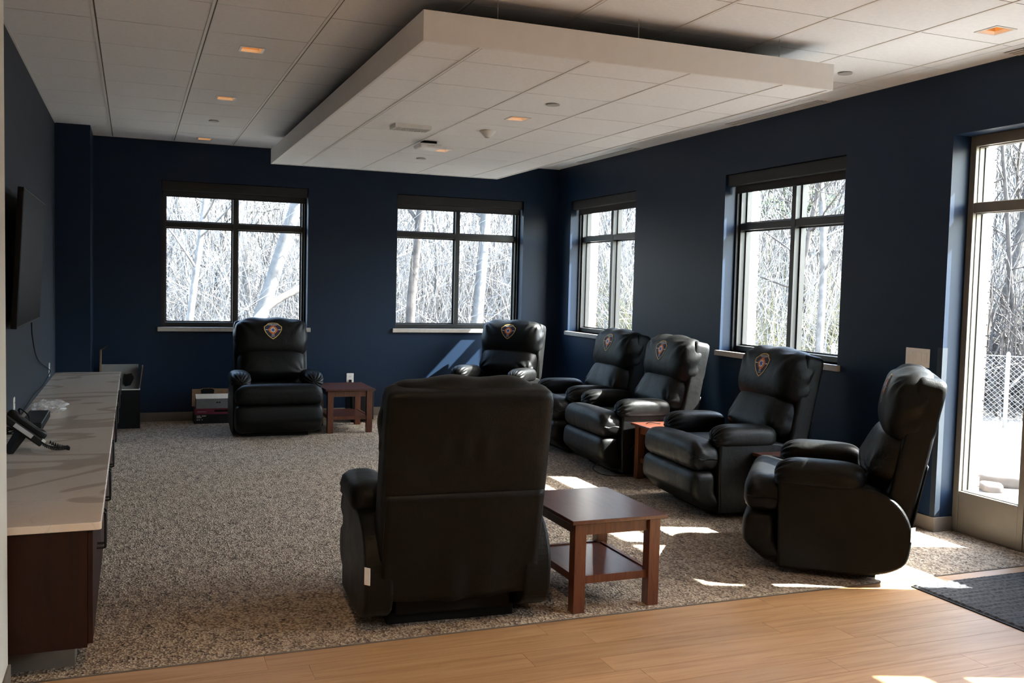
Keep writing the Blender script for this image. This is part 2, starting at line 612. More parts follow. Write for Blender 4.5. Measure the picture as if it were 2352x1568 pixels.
# individual bricks along the far jambs of the right-hand openings
b_full = MB().box(-VEN / 2, VEN / 2, 0, 0.2, 0, 0.062).mesh('brick'); b_full.materials.append(M['brick'])
b_half = MB().box(-VEN / 2, VEN / 2, 0, 0.095, 0, 0.062).mesh('brick'); b_half.materials.append(M['brick'])
b_stone = MB().box(-VEN / 2 - 0.03, VEN / 2 + 0.05, -0.05, 0.21, 0, 0.55).mesh('stone_block'); b_stone.materials.append(M['stone'])
for o in (W3, W4, DO):
    z = o[2]
    k = 0
    MB().box(XW + REC + FD, XW + REC + FD + VEN - 0.028, o[1] - 0.010, o[1] - 0.0005, o[2] + 0.013, o[3]).build('reveal_trim', M['cloudwhite'], wall_right)
    while z < o[3] - 0.05:
        for part, off in (((b_full, 0.0),) if k % 2 == 0 else ((b_half, 0.0), (b_half, 0.105))):
            q = bpy.data.objects.new('brick', part)
            q.parent = wall_right
            q.location = (XW + REC + FD + VEN / 2, o[1] + off, z)
            col.objects.link(q)
        z += 0.072
        k += 1

mb = MB().box(-0.2, 0.0, 0.80, YB, 0, ZTOP)
wall_left = struct(mb.build('wall_left', M['texwall']))
mb = MB().box(0.0, 0.3112, 6.992, YB, 0, ZTOP)
struct(mb.build('wall_pilaster', M['navy']))
mb = MB().box(-0.2, 0.262, YN, 0.775, 0, ZTOP)
struct(mb.build('wall_front', M['white_wall']))
mb = MB().box(-0.2, XW + 0.2, YN - 0.15, YN, 0, ZTOP)
struct(mb.build('wall_behind', M['beige_wall']))

# baseboards
def bboard(name, x0, x1, y0, y1):
    mb = MB().box(x0, x1, y0, y1, 0, 0.10)
    return struct(mb.build(name, M['base'], bevel=0.003))
bboard('baseboard_back', 0.3112, XW, YB - 0.010, YB)
bboard('baseboard_right', XW - 0.010, XW, 1.577, YB - 0.010)
bboard('baseboard_reveal', XW - 0.010, XW + REC, 1.567, 1.577)
bboard('baseboard_pier', XW - 0.010, XW, -0.93, 0.15)
bboard('baseboard_front', 0.262, 0.272, YN, 0.775)

# ---------------------------------------------------------------- floor
floor = struct(MB().box(-0.2, XW + REC, YN, YB, -0.12, -0.012).build('floor', M['oak']))
carpet_o = struct(MB().box(0.0, XW + REC, YC, YB, -0.012, 0.004).build('floor_carpet', M['carpet']))
struct(MB().box(0.26, XW + REC, YC - 0.008, YC, -0.012, 0.003).build('trim_carpet_edge', M['slot']))
rng = random.Random(4)
plank_me = MB().box(0, 1.216, 0, 0.149, -0.012, 0.0).mesh('plank')
plank_me.materials.append(M['oak'])
yy = YC - 0.009 - 0.1505
while yy > -1.6:
    xx = 0.26 - rng.random() * 1.2
    while xx < XW + REC:
        q = bpy.data.objects.new('plank', plank_me)
        sx0, sx1 = max(xx, 0.262), min(xx + 1.216, XW + REC)
        if sx1 - sx0 > 0.05:
            q.location = (sx0, yy, 0)
            q.scale = ((sx1 - sx0) / 1.216, 1, 1)
            q.parent = floor
            col.objects.link(q)
        xx += 1.2175
    yy -= 0.1505
MB().box(0.26, XW + REC, YN, yy + 0.149, -0.012, 0).build('plank_field', M['oak'], floor)

# ---------------------------------------------------------------- ceiling
CX0, CSX, CY0, CSY = 0.49, 0.5985, 2.80, 0.602
ceiling = struct(MB().box(-0.2, XW + REC, YN, YB + REC, H + 0.40, H + 0.45).build('ceiling', M['plenum']))
MB().box(0.26, XW, YN, CY0 - 5 * CSY, H, H + 0.02).build('tile_field', M['tile'], ceiling)
xl = [0.0] + [CX0 + CSX * k for k in range(9)] + [XW]
yl = [CY0 + CSY * k for k in range(-5, 9)]
yl = [y for y in yl if y < YB - 0.05] + [YB]
SLOT_X0 = XW - 0.205
lights_main = [(1.382, 3.139), (1.378, 4.90), (1.38, 7.33), (5.009, 0.79)]
def holes_in(x0, x1, y0, y1, lst):
    return [(x, y) for (x, y) in lst if x0 < x < x1 and y0 < y < y1]
LH = 0.075
def tile_mesh(x0, x1, y0, y1, z, hole=None):
    mb = MB()
    if hole is None:
        mb.box(x0, x1, y0, y1, z, z + 0.016)
    else:
        hx, hy = hole
        a0, a1, b0, b1 = max(hx - LH, x0 + .01), min(hx + LH, x1 - .01), max(hy - LH, y0 + .01), min(hy + LH, y1 - .01)
        mb.box(x0, a0, y0, y1, z, z + 0.016); mb.box(a1, x1, y0, y1, z, z + 0.016)
        mb.box(a0, a1, y0, b0, z, z + 0.016); mb.box(a0, a1, b1, y1, z, z + 0.016)
    return mb
_tile_cache = {}
for i in range(len(xl) - 1):
    for j in range(len(yl) - 1):
        x0, x1, y0, y1 = xl[i] + 0.012, xl[i + 1] - 0.012, yl[j] + 0.0036, yl[j + 1] - 0.0036
        if y0 < 0.78 and x0 < 0.27:
            if y1 < 0.8: 
                if x1 < 0.28: continue
                x0 = 0.27
        if i == len(xl) - 2:
            x1 = SLOT_X0
        hs = holes_in(x0, x1, y0, y1, lights_main)
        if hs:
            tile_mesh(x0, x1, y0, y1, H, hs[0]).build('ceiling_tile', M['tile'], ceiling)
        else:
            key = (round(x1 - x0, 4), round(y1 - y0, 4))
            if key not in _tile_cache:
                me = tile_mesh(0, x1 - x0, 0, y1 - y0, 0).mesh('ceiling_tile')
                me.materials.append(M['tile'])
                _tile_cache[key] = me
            q = bpy.data.objects.new('ceiling_tile', _tile_cache[key])
            q.location = (x0, y0, H)
            q.parent = ceiling
            col.objects.link(q)
y_end = yl[0]
for x in xl[1:-1]:
    MB().box(x - 0.0125, x + 0.0030, y_end, YB, H - 0.004, H + 0.02).build('grid_tee', M['tee'], ceiling)
    MB().box(x + 0.0030, x + 0.0125, y_end, YB, H + 0.0015, H + 0.02).build('tee_slot', M['slot'], ceiling)
for y in yl[1:-1]:
    MB().box(0.0, XW, y - 0.0035, y + 0.0035, H + 0.0015, H + 0.012).build('cross_tee', M['slot'], ceiling)
# wall angle
MB().box(0.0, 0.014, 0.8, 6.99, H - 0.003, H + 0.01).build('wall_angle', M['tee'], ceiling)
MB().box(0.3112, XW, YB - 0.014, YB, H - 0.003, H + 0.01).build('wall_angle', M['tee'], ceiling)
# margin strip between last tiles and right wall, with gaps for slot diffusers
slots = [(2.75, 3.97), (5.60, 6.95), (0.05, 1.12)]
cur = y_end
for (a, b) in sorted(slots) + [(YB, YB)]:
    a = max(a, cur)
    if a > cur:
        yy = cur
        while yy < a - 1e-4:
            nx = min([y for y in yl if y > yy + 1e-4] + [a, YB])
            nx = min(nx, a)
            MB().box(SLOT_X0 + 0.004, XW, yy + 0.0025, nx - 0.0025, H, H + 0.016).build('margin_tile', M['tile'], ceiling)
            yy = nx
    cur = b
slot_labels = ['long slot air diffuser along right wall above the two window openings', 'slot air diffuser nearest the far corner along right wall', 'slot air diffuser at the right wall near the glass door']
for (a, b), lb in zip(slots, slot_labels):
    t = thing('slot_diffuser', lb, 'air vent', (SLOT_X0, a, H), group='slot diffusers along the right wall')
    L = b - a
    w = XW - SLOT_X0
    MB().box(0.072, w, 0.002, L - 0.002, 0.0035, 0.06).build('plenum_box', M['blackmatte'], t)
    MB().box(0.004, 0.072, 0.002, L - 0.002, -0.001, 0.012).build('face_plate', M['tile'], t)
    x = 0.072
    for k in range(3):
        MB().box(x + 0.019, x + 0.036, 0.002, L - 0.002, -0.003, 0.0030).build('slat', M['tee'], t)
        x += 0.036
    MB().box(x, w, 0.002, L - 0.002, -0.003, 0.0030).build('rail', M['tee'], t)

# ---------------------------------------------------------------- ceiling cloud
SX0, SX1, SY0, SY1, SZ, ST = 1.995, 4.460, 1.409, 6.897, 2.720, 2.868
cloud = thing('ceiling_cloud', 'large white suspended rectangular ceiling panel hung below the tiled ceiling', 'ceiling panel', ((SX0 + SX1) / 2, (SY0 + SY1) / 2, SZ))
cc = Vector(cloud.location)
def cpart(mb, name, mat, bevel=0.0):
    o = mb.build(name, mat, cloud, bevel=bevel)
    o.matrix_parent_inverse = Matrix.Translation(-cc)
    return o
cpart(MB().box(SX0, SX1, SY0, SY0 + 0.02, SZ, ST), 'fascia', M['cloudwhite'], 0.002)
cpart(MB().box(SX0, SX1, SY1 - 0.02, SY1, SZ, ST), 'fascia', M['cloudwhite'], 0.002)
cpart(MB().box(SX0, SX0 + 0.02, SY0 + 0.0202, SY1 - 0.0202, SZ, ST), 'fascia', M['cloudwhite'], 0.002)
cpart(MB().box(SX1 - 0.02, SX1, SY0 + 0.0202, SY1 - 0.0202, SZ, ST), 'fascia', M['cloudwhite'], 0.002)
cxl = [SX0 + 0.02] + [2.305 + 0.611 * k for k in range(4)] + [SX1 - 0.02]
cyl = [SY0 + 0.02] + [y for y in [1.755 + 0.607 * k for k in range(9)] if y < SY1 - 0.1] + [SY1 - 0.02]
lights_cloud = [(3.22, 3.22), (3.226, 5.05)]
CZ = SZ + 0.006
for i in range(len(cxl) - 1):
    for j in range(len(cyl) - 1):
        x0, x1, y0, y1 = cxl[i] + 0.011, cxl[i + 1] - 0.011, cyl[j] + 0.004, cyl[j + 1] - 0.004
        if i == 0: x0 = cxl[0] + 0.006
        if i == len(cxl) - 2: x1 = cxl[-1] - 0.001
        hs = holes_in(x0, x1, y0, y1, lights_cloud)
        cpart(tile_mesh(x0, x1, y0, y1, CZ, hs[0] if hs else None), 'ceiling_tile', M['tile'])
for x in cxl[1:-1]:
    cpart(MB().box(x - 0.0110, x + 0.0020, SY0 + 0.02, SY1 - 0.02, CZ - 0.004, CZ + 0.02), 'grid_tee', M['tee'])
    cpart(MB().box(x + 0.0020, x + 0.0110, SY0 + 0.02, SY1 - 0.02, CZ + 0.0015, CZ + 0.02), 'tee_slot', M['slot'])
for y in cyl[1:-1]:
    cpart(MB().box(SX0 + 0.02, SX1 - 0.02, y - 0.0038, y + 0.0038, CZ + 0.0015, CZ + 0.012), 'cross_tee', M['slot'])
cpart(MB().box(SX0 + 0.02, SX1 - 0.02, SY0 + 0.02, SY1 - 0.02, CZ + 0.125, CZ + 0.130), 'top_liner', M['plenum'])
for x in (SX0 + 0.4, 3.2, SX1 - 0.35):
    for y in (SY0 + 0.05, 3.2, 5.0, SY1 - 0.05):
        cpart(MB().tube([(x, y, ST - 0.01), (x, y, H + 0.1)], 0.0018, 5), 'hanger_wire', M['galv'])

# ---------------------------------------------------------------- ceiling fittings
def downlight(x, y, z, label, watts=0.0):
    t = thing('recessed_downlight', label, 'ceiling light', (x, y, z), group='square recessed downlights')
    r = 0.0745
    mb = MB()
    for s in (-1, 1):
        mb.box(-r, r, s * r, s * (r - 0.014), -0.004, 0.012)
        mb.box(s * r, s * (r - 0.014), -(r - 0.014), r - 0.014, -0.004, 0.012)
    mb.build('trim_frame', M['plate'], t)
    a, b = r - 0.0142, r - 0.022
    ring0 = [(-a, -a, -0.003), (a, -a, -0.003), (a, a, -0.003), (-a, a, -0.003)]
    ring1 = [(-b, -b, 0.012), (b, -b, 0.012), (b, b, 0.012), (-b, b, 0.012)]
    MB().add(ring0 + ring1, [(0, 1, 5, 4), (1, 2, 6, 5), (2, 3, 7, 6), (3, 0, 4, 7)]).build('inner_bevel', M['plate'], t)
    a, b, h = r - 0.022, 0.033, 0.10
    mb = MB()
    ring0 = [(-a, -a, 0.012), (a, -a, 0.012), (a, a, 0.012), (-a, a, 0.012)]
    ring1 = [(-b, -b, h), (b, -b, h), (b, b, h), (-b, b, h)]
    mb.add(ring0 + ring1, [(0, 1, 5, 4), (1, 2, 6, 5), (2, 3, 7, 6), (3, 0, 4, 7)])
    mb.build('reflector', M['gold'], t)
    MB().lathe([(0.032, h - 0.004), (0.034, h + 0.006)], n=16).build('lamp', M['lamp'], t)
    if watts:
        ld = bpy.data.lights.new('downlight_beam', 'SPOT')
        ld.energy = watts
        ld.color = (1.0, 0.66, 0.36)
        ld.spot_size = math.radians(115)
        ld.spot_blend = 0.7
        ld.shadow_soft_size = 0.03
        lo = bpy.data.objects.new('downlight_beam', ld)
        lo.location = (0, 0, -0.012)
        lo.parent = t
        col.objects.link(lo)
    return t
dl = ['nearest of the three square downlights left of the hanging panel', 'middle of the three square downlights left of the hanging panel', 'farthest square downlight left of hanging panel, by the back wall', 'square recessed downlight at far right, above the glass door side']
for (x, y), lb in zip(lights_main, dl):
    downlight(x, y, H, lb)
for (x, y), lb in (((1.38, -1.15), 'lit square downlight over the wood floor nearest the counter end'), ((3.20, -1.15), 'lit square downlight over the middle of the wood floor'),
                   ((1.38, -3.3), 'lit square downlight over the wood floor far behind the counter end'), ((3.20, -3.3), 'lit square downlight over the wood floor at the room end')):
    downlight(x, y, H - 0.0125, lb, 10.0 if x < 2 else 3.2)
for (x, y), lb in zip(lights_cloud, ['nearer square downlight in the underside of the hanging panel', 'farther square downlight in the underside of the hanging panel']):
    downlight(x, y, CZ, lb)
def sprinkler(x, y, z, label):
    t = thing('sprinkler_cover', label, 'sprinkler', (x, y, z), group='round sprinkler cover plates')
    MB().lathe([(0.012, 0.012), (0.012, -0.004)], n=12).build('stem', M['blackmatte'], t)
    MB().lathe([(0.044, -0.004), (0.046, -0.006), (0.044, -0.009)], n=28).build('cover_disc', M['greyplastic'], t)
sprinkler(1.378, 6.09, H, 'round sprinkler cover between two downlights left of hanging panel')
sprinkler(5.0, 1.949, H, 'round sprinkler cover plate right of the hanging panel')
sprinkler(3.219, 2.61, CZ, 'round sprinkler cover on hanging panel in front of its downlights')
sprinkler(3.226, 5.68, CZ, 'round sprinkler cover on hanging panel behind its downlights')
t = thing('occupancy_sensor', 'white cone shaped ceiling sensor on underside of hanging panel', 'sensor', (3.219, 3.834, CZ))
MB().lathe([(0.060, 0.002), (0.064, -0.004), (0.060, -0.012), (0.045, -0.026), (0.028, -0.044), (0.022, -0.050)], n=28).build('housing', M['plate'], t, smooth=False)
MB().lathe([(0.020, -0.046), (0.016, -0.054), (0.006, -0.057)], n=20).build('lens', M['greyplastic'], t, smooth=True)
t = thing('wireless_access_point', 'white square wireless access point hanging under the ceiling panel', 'access point', (2.98, 4.62, CZ))
MB().box(-0.05, 0.06, -0.05, 0.06, -0.022, 0.0).build('mount_bracket', M['blackmatte'], t)
MB().box(-0.10, 0.10, -0.10, 0.10, -0.062, -0.024).build('shell', M['plate'], t, bevel=0.022, seg=4)
for k in range(5):
    MB().box(-0.03 + 0.012 * k, -0.024 + 0.012 * k, -0.1008, -0.0995, -0.048, -0.042).build('vent_slit', M['greyplastic'], t)
t = thing('grille_fixture', 'small white louvred grille box on the underside of the hanging panel', 'ceiling fixture', (2.635, 3.92, CZ))
mb = MB()
for s in (-1, 1):
    mb.box(-0.14, 0.14, s * 0.085, s * 0.077, -0.030, 0.0)
    mb.box(s * 0.14, s * 0.132, -0.077, 0.077, -0.030, 0.0)
mb.build('case', M['plate'], t)
MB().box(-0.132, 0.132, -0.077, 0.077, -0.006, -0.002).build('back_plate', M['greyplastic'], t)
for k in range(14):
    x = -0.125 + 0.0192 * k
    MB().box(x - 0.0022, x + 0.0022, -0.077, 0.077, -0.029, -0.010).build('louver', M['plate'], t)
for k in range(1, 4):
    y = -0.077 + 0.0385 * k
    MB().box(-0.131, -0.06, y - 0.002, y + 0.002, -0.0285, -0.010).build('louver', M['plate'], t)

# ================================================================ windows
def window(n, op, axis, label_n):
    """op=(a0,a1,z0,z1); frame from wall plane + REC, depth FD; axis 'b' back wall (a=x) or 'r' right wall (a=y)"""
    a0, a1, z0, z1 = op
    ac = (a0 + a1) / 2
    root = sempty('window_%d' % n, (ac, YB, z0) if axis == 'b' else (XW, ac, z0))
    L = Vector(root.location)
    def bx(a, b, d0, d1, c, d):
        return (a, b, YB + d0, YB + d1, c, d) if axis == 'b' else (XW + d0, XW + d1, a, b, c, d)
    def part(boxes, name, mat, bevel=0.0, parent=root):
        mb = MB()
        for b in boxes:
            mb.box(*b)
        o = mb.build(name, mat, parent, bevel=bevel)
        o.matrix_parent_inverse = Matrix.Translation(-L)
        return o
    fw = 0.045
    d0, d1 = REC, REC + FD
    zt0, zt1 = 2.085, 2.145
    e = 0.0005
    part([bx(a0, a0 + fw, d0, d1, z0, z1), bx(a1 - fw, a1, d0, d1, z0, z1), bx(a0 + fw, a1 - fw, d0, d1, z0, z0 + fw), bx(a0 + fw, a1 - fw, d0, d1, z1 - fw, z1)], 'frame', M['bronze'], 0.002)
    part([bx(ac - 0.026, ac + 0.026, d0, d1, z0 + fw, z1 - fw)], 'mullion', M['bronze'], 0.002)
    part([bx(a0 + fw, ac - 0.026, d0 + 0.004, d1, zt0, zt1)], 'transom', M['bronze'], 0.002)
    part([bx(ac + 0.026, a1 - fw, d0 + 0.004, d1, zt0, zt1)], 'transom', M['bronze'], 0.002)
    g0, g1 = d0 + 0.066, d0 + 0.072
    for (p, q) in ((a0 + fw, ac - 0.026), (ac + 0.026, a1 - fw)):
        for (c, d) in ((z0 + fw, zt0), (zt1, z1 - fw)):
            part([bx(p + e, q - e, g0, g1, c + e, d - e)], 'pane', M['glass'])
            gk = 0.014
            part([bx(p, p + gk, g0 - .012, g0, c, d), bx(q - gk, q, g0 - .012, g0, c, d), bx(p + gk, q - gk, g0 - .012, g0, c, c + gk), bx(p + gk, q - gk, g0 - .012, g0, d - gk, d)], 'glazing_bead', M['bronze'])
    # outer sill (metal pan) and inner stone sill
    part([bx(a0, a1, d1, d1 + 0.16, z0 - 0.03, z0 + 0.012)], 'outer_sill', M['sill_outer'])
    part([bx(a0 - 0.035, a1 + 0.035, -0.032, 0.0, z0 - 0.046, z0), bx(a0, a1, 0.0, d0, z0 - 0.046, z0)], 'sill', M['sill'], 0.003)
    # roller blind, raised
    bl = thing('roller_blind', label_n, 'window blind', (ac, YB, z1) if axis == 'b' else (XW, ac, z1), group='raised roller blinds')
    Lb = Vector(bl.location)
    def bpart(boxes, name, mat, bevel=0.0):
        mb = MB()
        for b in boxes:
            mb.box(*b)
        o = mb.build(name, mat, bl, bevel=bevel)
        o.matrix_parent_inverse = Matrix.Translation(-Lb)
        return o
    bpart([bx(a0 + 0.006, a1 - 0.006, 0.022, 0.110, z1 - 0.100, z1 - 0.004)], 'cassette', M['blind_case'], 0.003)
    bpart([bx(a0 + 0.025, a1 - 0.025, 0.094, 0.0955, z1 - 0.150, z1 - 0.10)], 'fabric', M['blind_fab'])
    bpart([bx(a0 + 0.025, a1 - 0.025, 0.090, 0.100, z1 - 0.165, z1 - 0.150)], 'hem_bar', M['blind_case'], 0.002)
    for a in (a0 + 0.012, a1 - 0.012):
        bpart([bx(a - 0.010, a + 0.010, 0.118, 0.140, z0 + 0.001, z1 - 0.1)], 'side_track', M['blind_case'])
    return root
window(1, W1, 'b', 'raised dark roller blind in left back window, behind the lone far recliner')
window(2, W2, 'b', 'raised dark roller blind in the right window of the back wall')
window(3, W3, 'r', 'raised dark roller blind in the farther window of the right wall')
window(4, W4, 'r', 'raised dark roller blind in the nearer window of the right wall')

# glass entrance: side light + half-glazed door
def storefront(name, y0, y1, posts, rails, zbot, ztop, solid=None):
    root = sempty(name, (XW + REC, (y0 + y1) / 2, 0))
    L = Vector(root.location)
    def part(boxes, nm, mat, bevel=0.0):
        mb = MB()
        for b in boxes:
            mb.box(*b)
        o = mb.build(nm, mat, root, bevel=bevel)
        o.matrix_parent_inverse = Matrix.Translation(-L)
        return o
    d0, d1 = XW + REC + 0.006, XW + REC + FD
    pw = 0.044
    part([(d0, d1, y0, y1, ztop, 2.577)], 'head', M['alum'], 0.002)
    ys = []
    for i, y in enumerate(posts):
        part([(d0, d1, y - pw / 2, y + pw / 2, 0, ztop)], 'post', M['alum'], 0.002)
    for i in range(len(posts) - 1):
        a, b = posts[i] + pw / 2, posts[i + 1] - pw / 2
        zb = zbot[i]
        part([(d0 + 0.004, d1, a, b, 0.002, zb)], 'bottom_panel', M['alum'], 0.002)
        part([(d0 + 0.004, d1, a, b, rails[0], rails[1])], 'transom', M['alum'], 0.002)
        for (c, d) in ((zb, rails[0]), (rails[1], ztop)):
            part([(d0 + 0.075, d0 + 0.081, a + .0005, b - .0005, c + .0005, d - .0005)], 'pane', M['glass'])
            gk = 0.005
            part([(d0 + 0.03, d0 + 0.075, a, a + gk, c, d), (d0 + 0.03, d0 + 0.075, b - gk, b, c, d), (d0 + 0.03, d0 + 0.075, a + gk, b - gk, c, c + gk), (d0 + 0.03, d0 + 0.075, a + gk, b - gk, d - gk, d)], 'glazing_bead', M['alum'])
            part([(d0 + 0.071, d0 + 0.075, a + gk, a + gk + .006, c + gk, d - gk), (d0 + 0.071, d0 + 0.075, b - gk - .006, b - gk, c + gk, d - gk)], 'gasket', M['gasket'])
    return root
storefront('window_5', 0.15, 1.577, [0.172, 1.06, 1.555], (2.085, 2.150), [0.97, 0.275], 2.510)
storefront('window_6', SF[0], SF[1], [SF[0] + .022, SF[1] - .022], (2.085, 2.150), [1.10], 2.510)  # out of view; tall solid bottom panel added to cut sun on the floor
# corner guard on the reveal edge
t = thing('corner_guard', 'slim grey corner guard on wall edge beside the glass side light', 'corner guard', (XW, 1.577, 0.1))
MB().box(-0.0025, 0.0, 0.0, 0.04, 0.0, 1.11).build('flange', M['guard'], t)
MB().box(-0.0025, 0.04, -0.0025, 0.0, 0.0, 1.11).build('flange', M['guard'], t)

# entrance mat
t = thing('entrance_mat', 'dark grey ribbed entrance mat on the wood floor at right', 'mat', (5.05, -0.3, 0.0))
mb = MB()
nx, ny = 90, 150
x0, x1, y0, y1 = -0.50, 0.50, -1.1, 1.02
rr = random.Random(8)
vs, fs = [], []
for i in range(nx + 1):
    for j in range(ny + 1):
        e = 1.0 if 0 < i < nx and 0 < j < ny else 0.3
        vs.append((x0 + (x1 - x0) * i / nx + (rr.uniform(-.003, .003) if j == ny else 0), y0 + (y1 - y0) * j / ny + (rr.uniform(-.004, .004) if j == ny else 0), (0.012 + 0.003 * math.sin(j * 1.9) + rr.uniform(-0.0012, 0.0012)) * e))
for i in range(nx):
    for j in range(ny):
        a = i * (ny + 1) + j
        fs.append((a, a + ny + 1, a + ny + 2, a + 1))
mb.add(vs, fs)
mb.build('pile', M['rug'], t)
MB().box(x0 - 0.012, x1 + 0.012, y0 - 0.012, y1 - 0.004, 0.0, 0.005).build('rubber_backing', M['blackmatte'], t)

# ================================================================ recliners
BA = math.radians(11.2)          # lean of the back
BY, BZ = 0.368, 0.12            # foot of outer back plane
def back_pt(x, h, d):
    """x across, h up along the leaning back, d forward of outer back plane"""
    return (x, BY + h * math.sin(BA) - d * math.cos(BA), BZ + h * math.cos(BA) + d * math.sin(BA))

def np_mesh(name, pts, fs, mat, parent, smooth=True):
    mb = MB()
    mb.v = [tuple(map(float, p)) for p in pts]
    mb.f = [tuple(f) for f in fs]
    return mb.build(name, mat, parent, smooth=smooth)

# head cushion: superquadric in (x, h, d)
HC_A, HC_B, HC_D = 0.378, 0.215, 0.160
HC_H, HC_D0 = 0.800, 0.120
HC_E = (6.0, 3.0, 2.3)
def head_wrinkle(x, h):
    x = np.asarray(x, float); h = np.asarray(h, float)
    out = np.zeros_like(x)
    for sx, ph in ((-1, 0.4), (1, 1.7)):
        dx, dh = x - sx * 0.33, h - 0.185
        r = np.sqrt(dx * dx + dh * dh) + 1e-6
        an = np.arctan2(dh, dx * sx)
        out += 0.0105 * np.exp(-(r / 0.15) ** 2) * np.sin(an * 9 + ph) * sstep(0.02, 0.09, r)
        out += -0.006 * np.exp(-((an + 2.55 + 0.2 * sx) / 0.13) ** 2) * np.exp(-(r / 0.22) ** 2) * sstep(0.03, 0.1, r)
    out += 0.0035 * np.sin(x * 17 + 1.0) * np.exp(-((h - 0.19) / 0.05) ** 2)
    return out
def head_front(x, h):
    """forward distance of the cushion's face at (x, h above centre)"""
    f = max(0.0, 1 - abs(x / HC_A) ** HC_E[0] - abs(h / HC_B) ** HC_E[1])
    return HC_D0 + HC_D * f ** (1 / HC_E[2]) + float(head_wrinkle(np.array([x]), np.array([h]))[0])

def make_recliner(label, group):
    t = thing('recliner', label, 'recliner', group=group)
    LM = M['leather']
    # --- back shell (side boxing and outer back)
    p, fs = blob((0.372, 0.452, 0.078), (22, 22, 6), 30)
    x, h, d = p[:, 0], p[:, 1], p[:, 2]
    taper = 1 - 0.05 * sstep(-0.2, -0.44, h)
    x = x * taper
    hem = sstep(-0.02, 0.05, h + 0.02) 
    d = d + 0.080
    rear = (d < 0.04)
    fold = 0.004 * np.sin(x * 46 + 2 * np.sin(x * 13)) * np.exp(-((h - 0.185) / 0.05) ** 2) * (h > 0.14)
    fold += 0.0035 * np.sin(x * 21 + h * 9 + 1.2) * np.exp(-((h + 0.1) / 0.25) ** 2) * 0.6
    seam = -0.004 * np.exp(-((h - 0.14) / 0.006) ** 2)
    d = d - np.where(rear, fold + seam, 0)
    pts = [back_pt(a, 0.535 + b, c) for a, b, c in zip(x, h, d)]
    shell = np_mesh('back_shell', pts, fs, LM, t)
    # lower outer back flap
    nxg, nzg = 28, 16
    vs, fq = [], []
    for s, off in ((0, 0.0), (1, 0.008)):
        for j in range(nzg + 1):
            for i in range(nxg + 1):
                u, w = i / nxg, j / nzg
                xx = -0.356 + 0.712 * u
                hh = 0.03 + 0.50 * w
                wav = 0.009 * math.sin(xx * 26 + 1.5 * math.sin(xx * 9)) * (1 - w) ** 1.5 + 0.004 * math.sin(xx * 15 + hh * 11) * (1 - w)
                hem_d = -0.012 * math.cos(xx * 7) * (1 - w)
                vs.append(back_pt(xx, hh + hem_d, -0.004 - wav + off + 0.012 * (1 - w) * 0))
    N1 = (nxg + 1) * (nzg + 1)
    for s in (0, 1):
        for j in range(nzg):
            for i in range(nxg):
                a = s * N1 + j * (nxg + 1) + i
                fq.append((a, a + 1, a + nxg + 2, a + nxg + 1))
    for i in range(nxg):
        fq.append((i, i + 1, N1 + i + 1, N1 + i))
        a = nzg * (nxg + 1) + i
        fq.append((a, a + 1, N1 + a + 1, N1 + a))
    for j in range(nzg):
        a = j * (nxg + 1)
        fq.append((a, a + nxg + 1, N1 + a + nxg + 1, N1 + a))
        a += nxg
        fq.append((a, a + nxg + 1, N1 + a + nxg + 1, N1 + a))
    np_mesh('back_flap', vs, fq, LM, t)
    # --- head cushion
    p, fs = blob((HC_A, HC_B, HC_D), HC_E, 34)
    x, h, d = p[:, 0], p[:, 1], p[:, 2]
    front = sstep(0.0, 0.06, d)
    d2 = np.where(d < 0, d * 0.62, d) + head_wrinkle(x, h) * front
    h2 = h + 0.006 * np.sin(x * 24) * sstep(0.14, 0.20, h) - 0.012 * (x / HC_A) ** 2 * sstep(0.05, 0.19, h)
    side = sstep(0.30, 0.36, np.abs(x))
    x2 = x * (1 + 0.012 * np.sin(h * 40 + d * 25) * side)
    pts = [back_pt(a, HC_H + b, HC_D0 + c) for a, b, c in zip(x2, h2, d2)]
    np_mesh('head_cushion', pts, fs, LM, t)
    # --- lumbar cushion
    p, fs = blob((0.352, 0.180, 0.160), (4.5, 2.7, 2.3), 28)
    x, h, d = p[:, 0], p[:, 1], p[:, 2]
    w = np.zeros_like(x)
    for sx in (-1, 1):
        dx, dh = x - sx * 0.30, h + 0.10
        r = np.sqrt(dx * dx + dh * dh) + 1e-6
        an = np.arctan2(dh, -dx * sx)
        w += 0.010 * np.exp(-(r / 0.11) ** 2) * np.sin(an * 8 + sx) * sstep(0.01, 0.06, r)
    d2 = np.where(d < 0, d * 0.6, d) + w * sstep(0, 0.05, d) + 0.045 * sstep(0.10, -0.12, h) * sstep(0, 0.08, d)
    flare = 1 + 0.03 * sstep(0.0, -0.12, h)
    pts = [back_pt(a * f, 0.515 + b, 0.125 + c) for a, b, c, f in zip(x, h, d2, flare)]
    np_mesh('lumbar_cushion', pts, fs, LM, t)
    # --- seat
    p, fs = blob((0.300, 0.33, 0.085), (7, 6, 3.0), 20)
    pts = [(a, b - 0.10 + 0.02, c + 0.405 + 0.012 * math.cos(a * 5)) for a, b, c in p]
    np_mesh('seat', pts, fs, LM, t)
    # --- leg rest, closed: upper roll and lower panel
    p, fs = blob((0.420, 0.088, 0.098), (14, 2.6, 2.7), 30)
    x, y, z = p[:, 0], p[:, 1], p[:, 2]
    front = sstep(0.01, 0.06, -y)
    pl = 0.0028 * np.sin(x * 95 + 3 * np.sin(x * 17)) * sstep(0.03, -0.09, z) * front
    endg = sstep(0.33, 0.41, np.abs(x))
    y2 = y - pl + np.where(y > 0, y * 0.9, 0)
    z2 = z + 0.012 * np.cos(x * 3.2) * (z > 0) - 0.02 * endg * (z > 0) + 0.004 * np.sin(y * 90 + z * 60) * endg
    pts = [(a, b - 0.385, c + 0.420) for a, b, c in zip(x, y2, z2)]
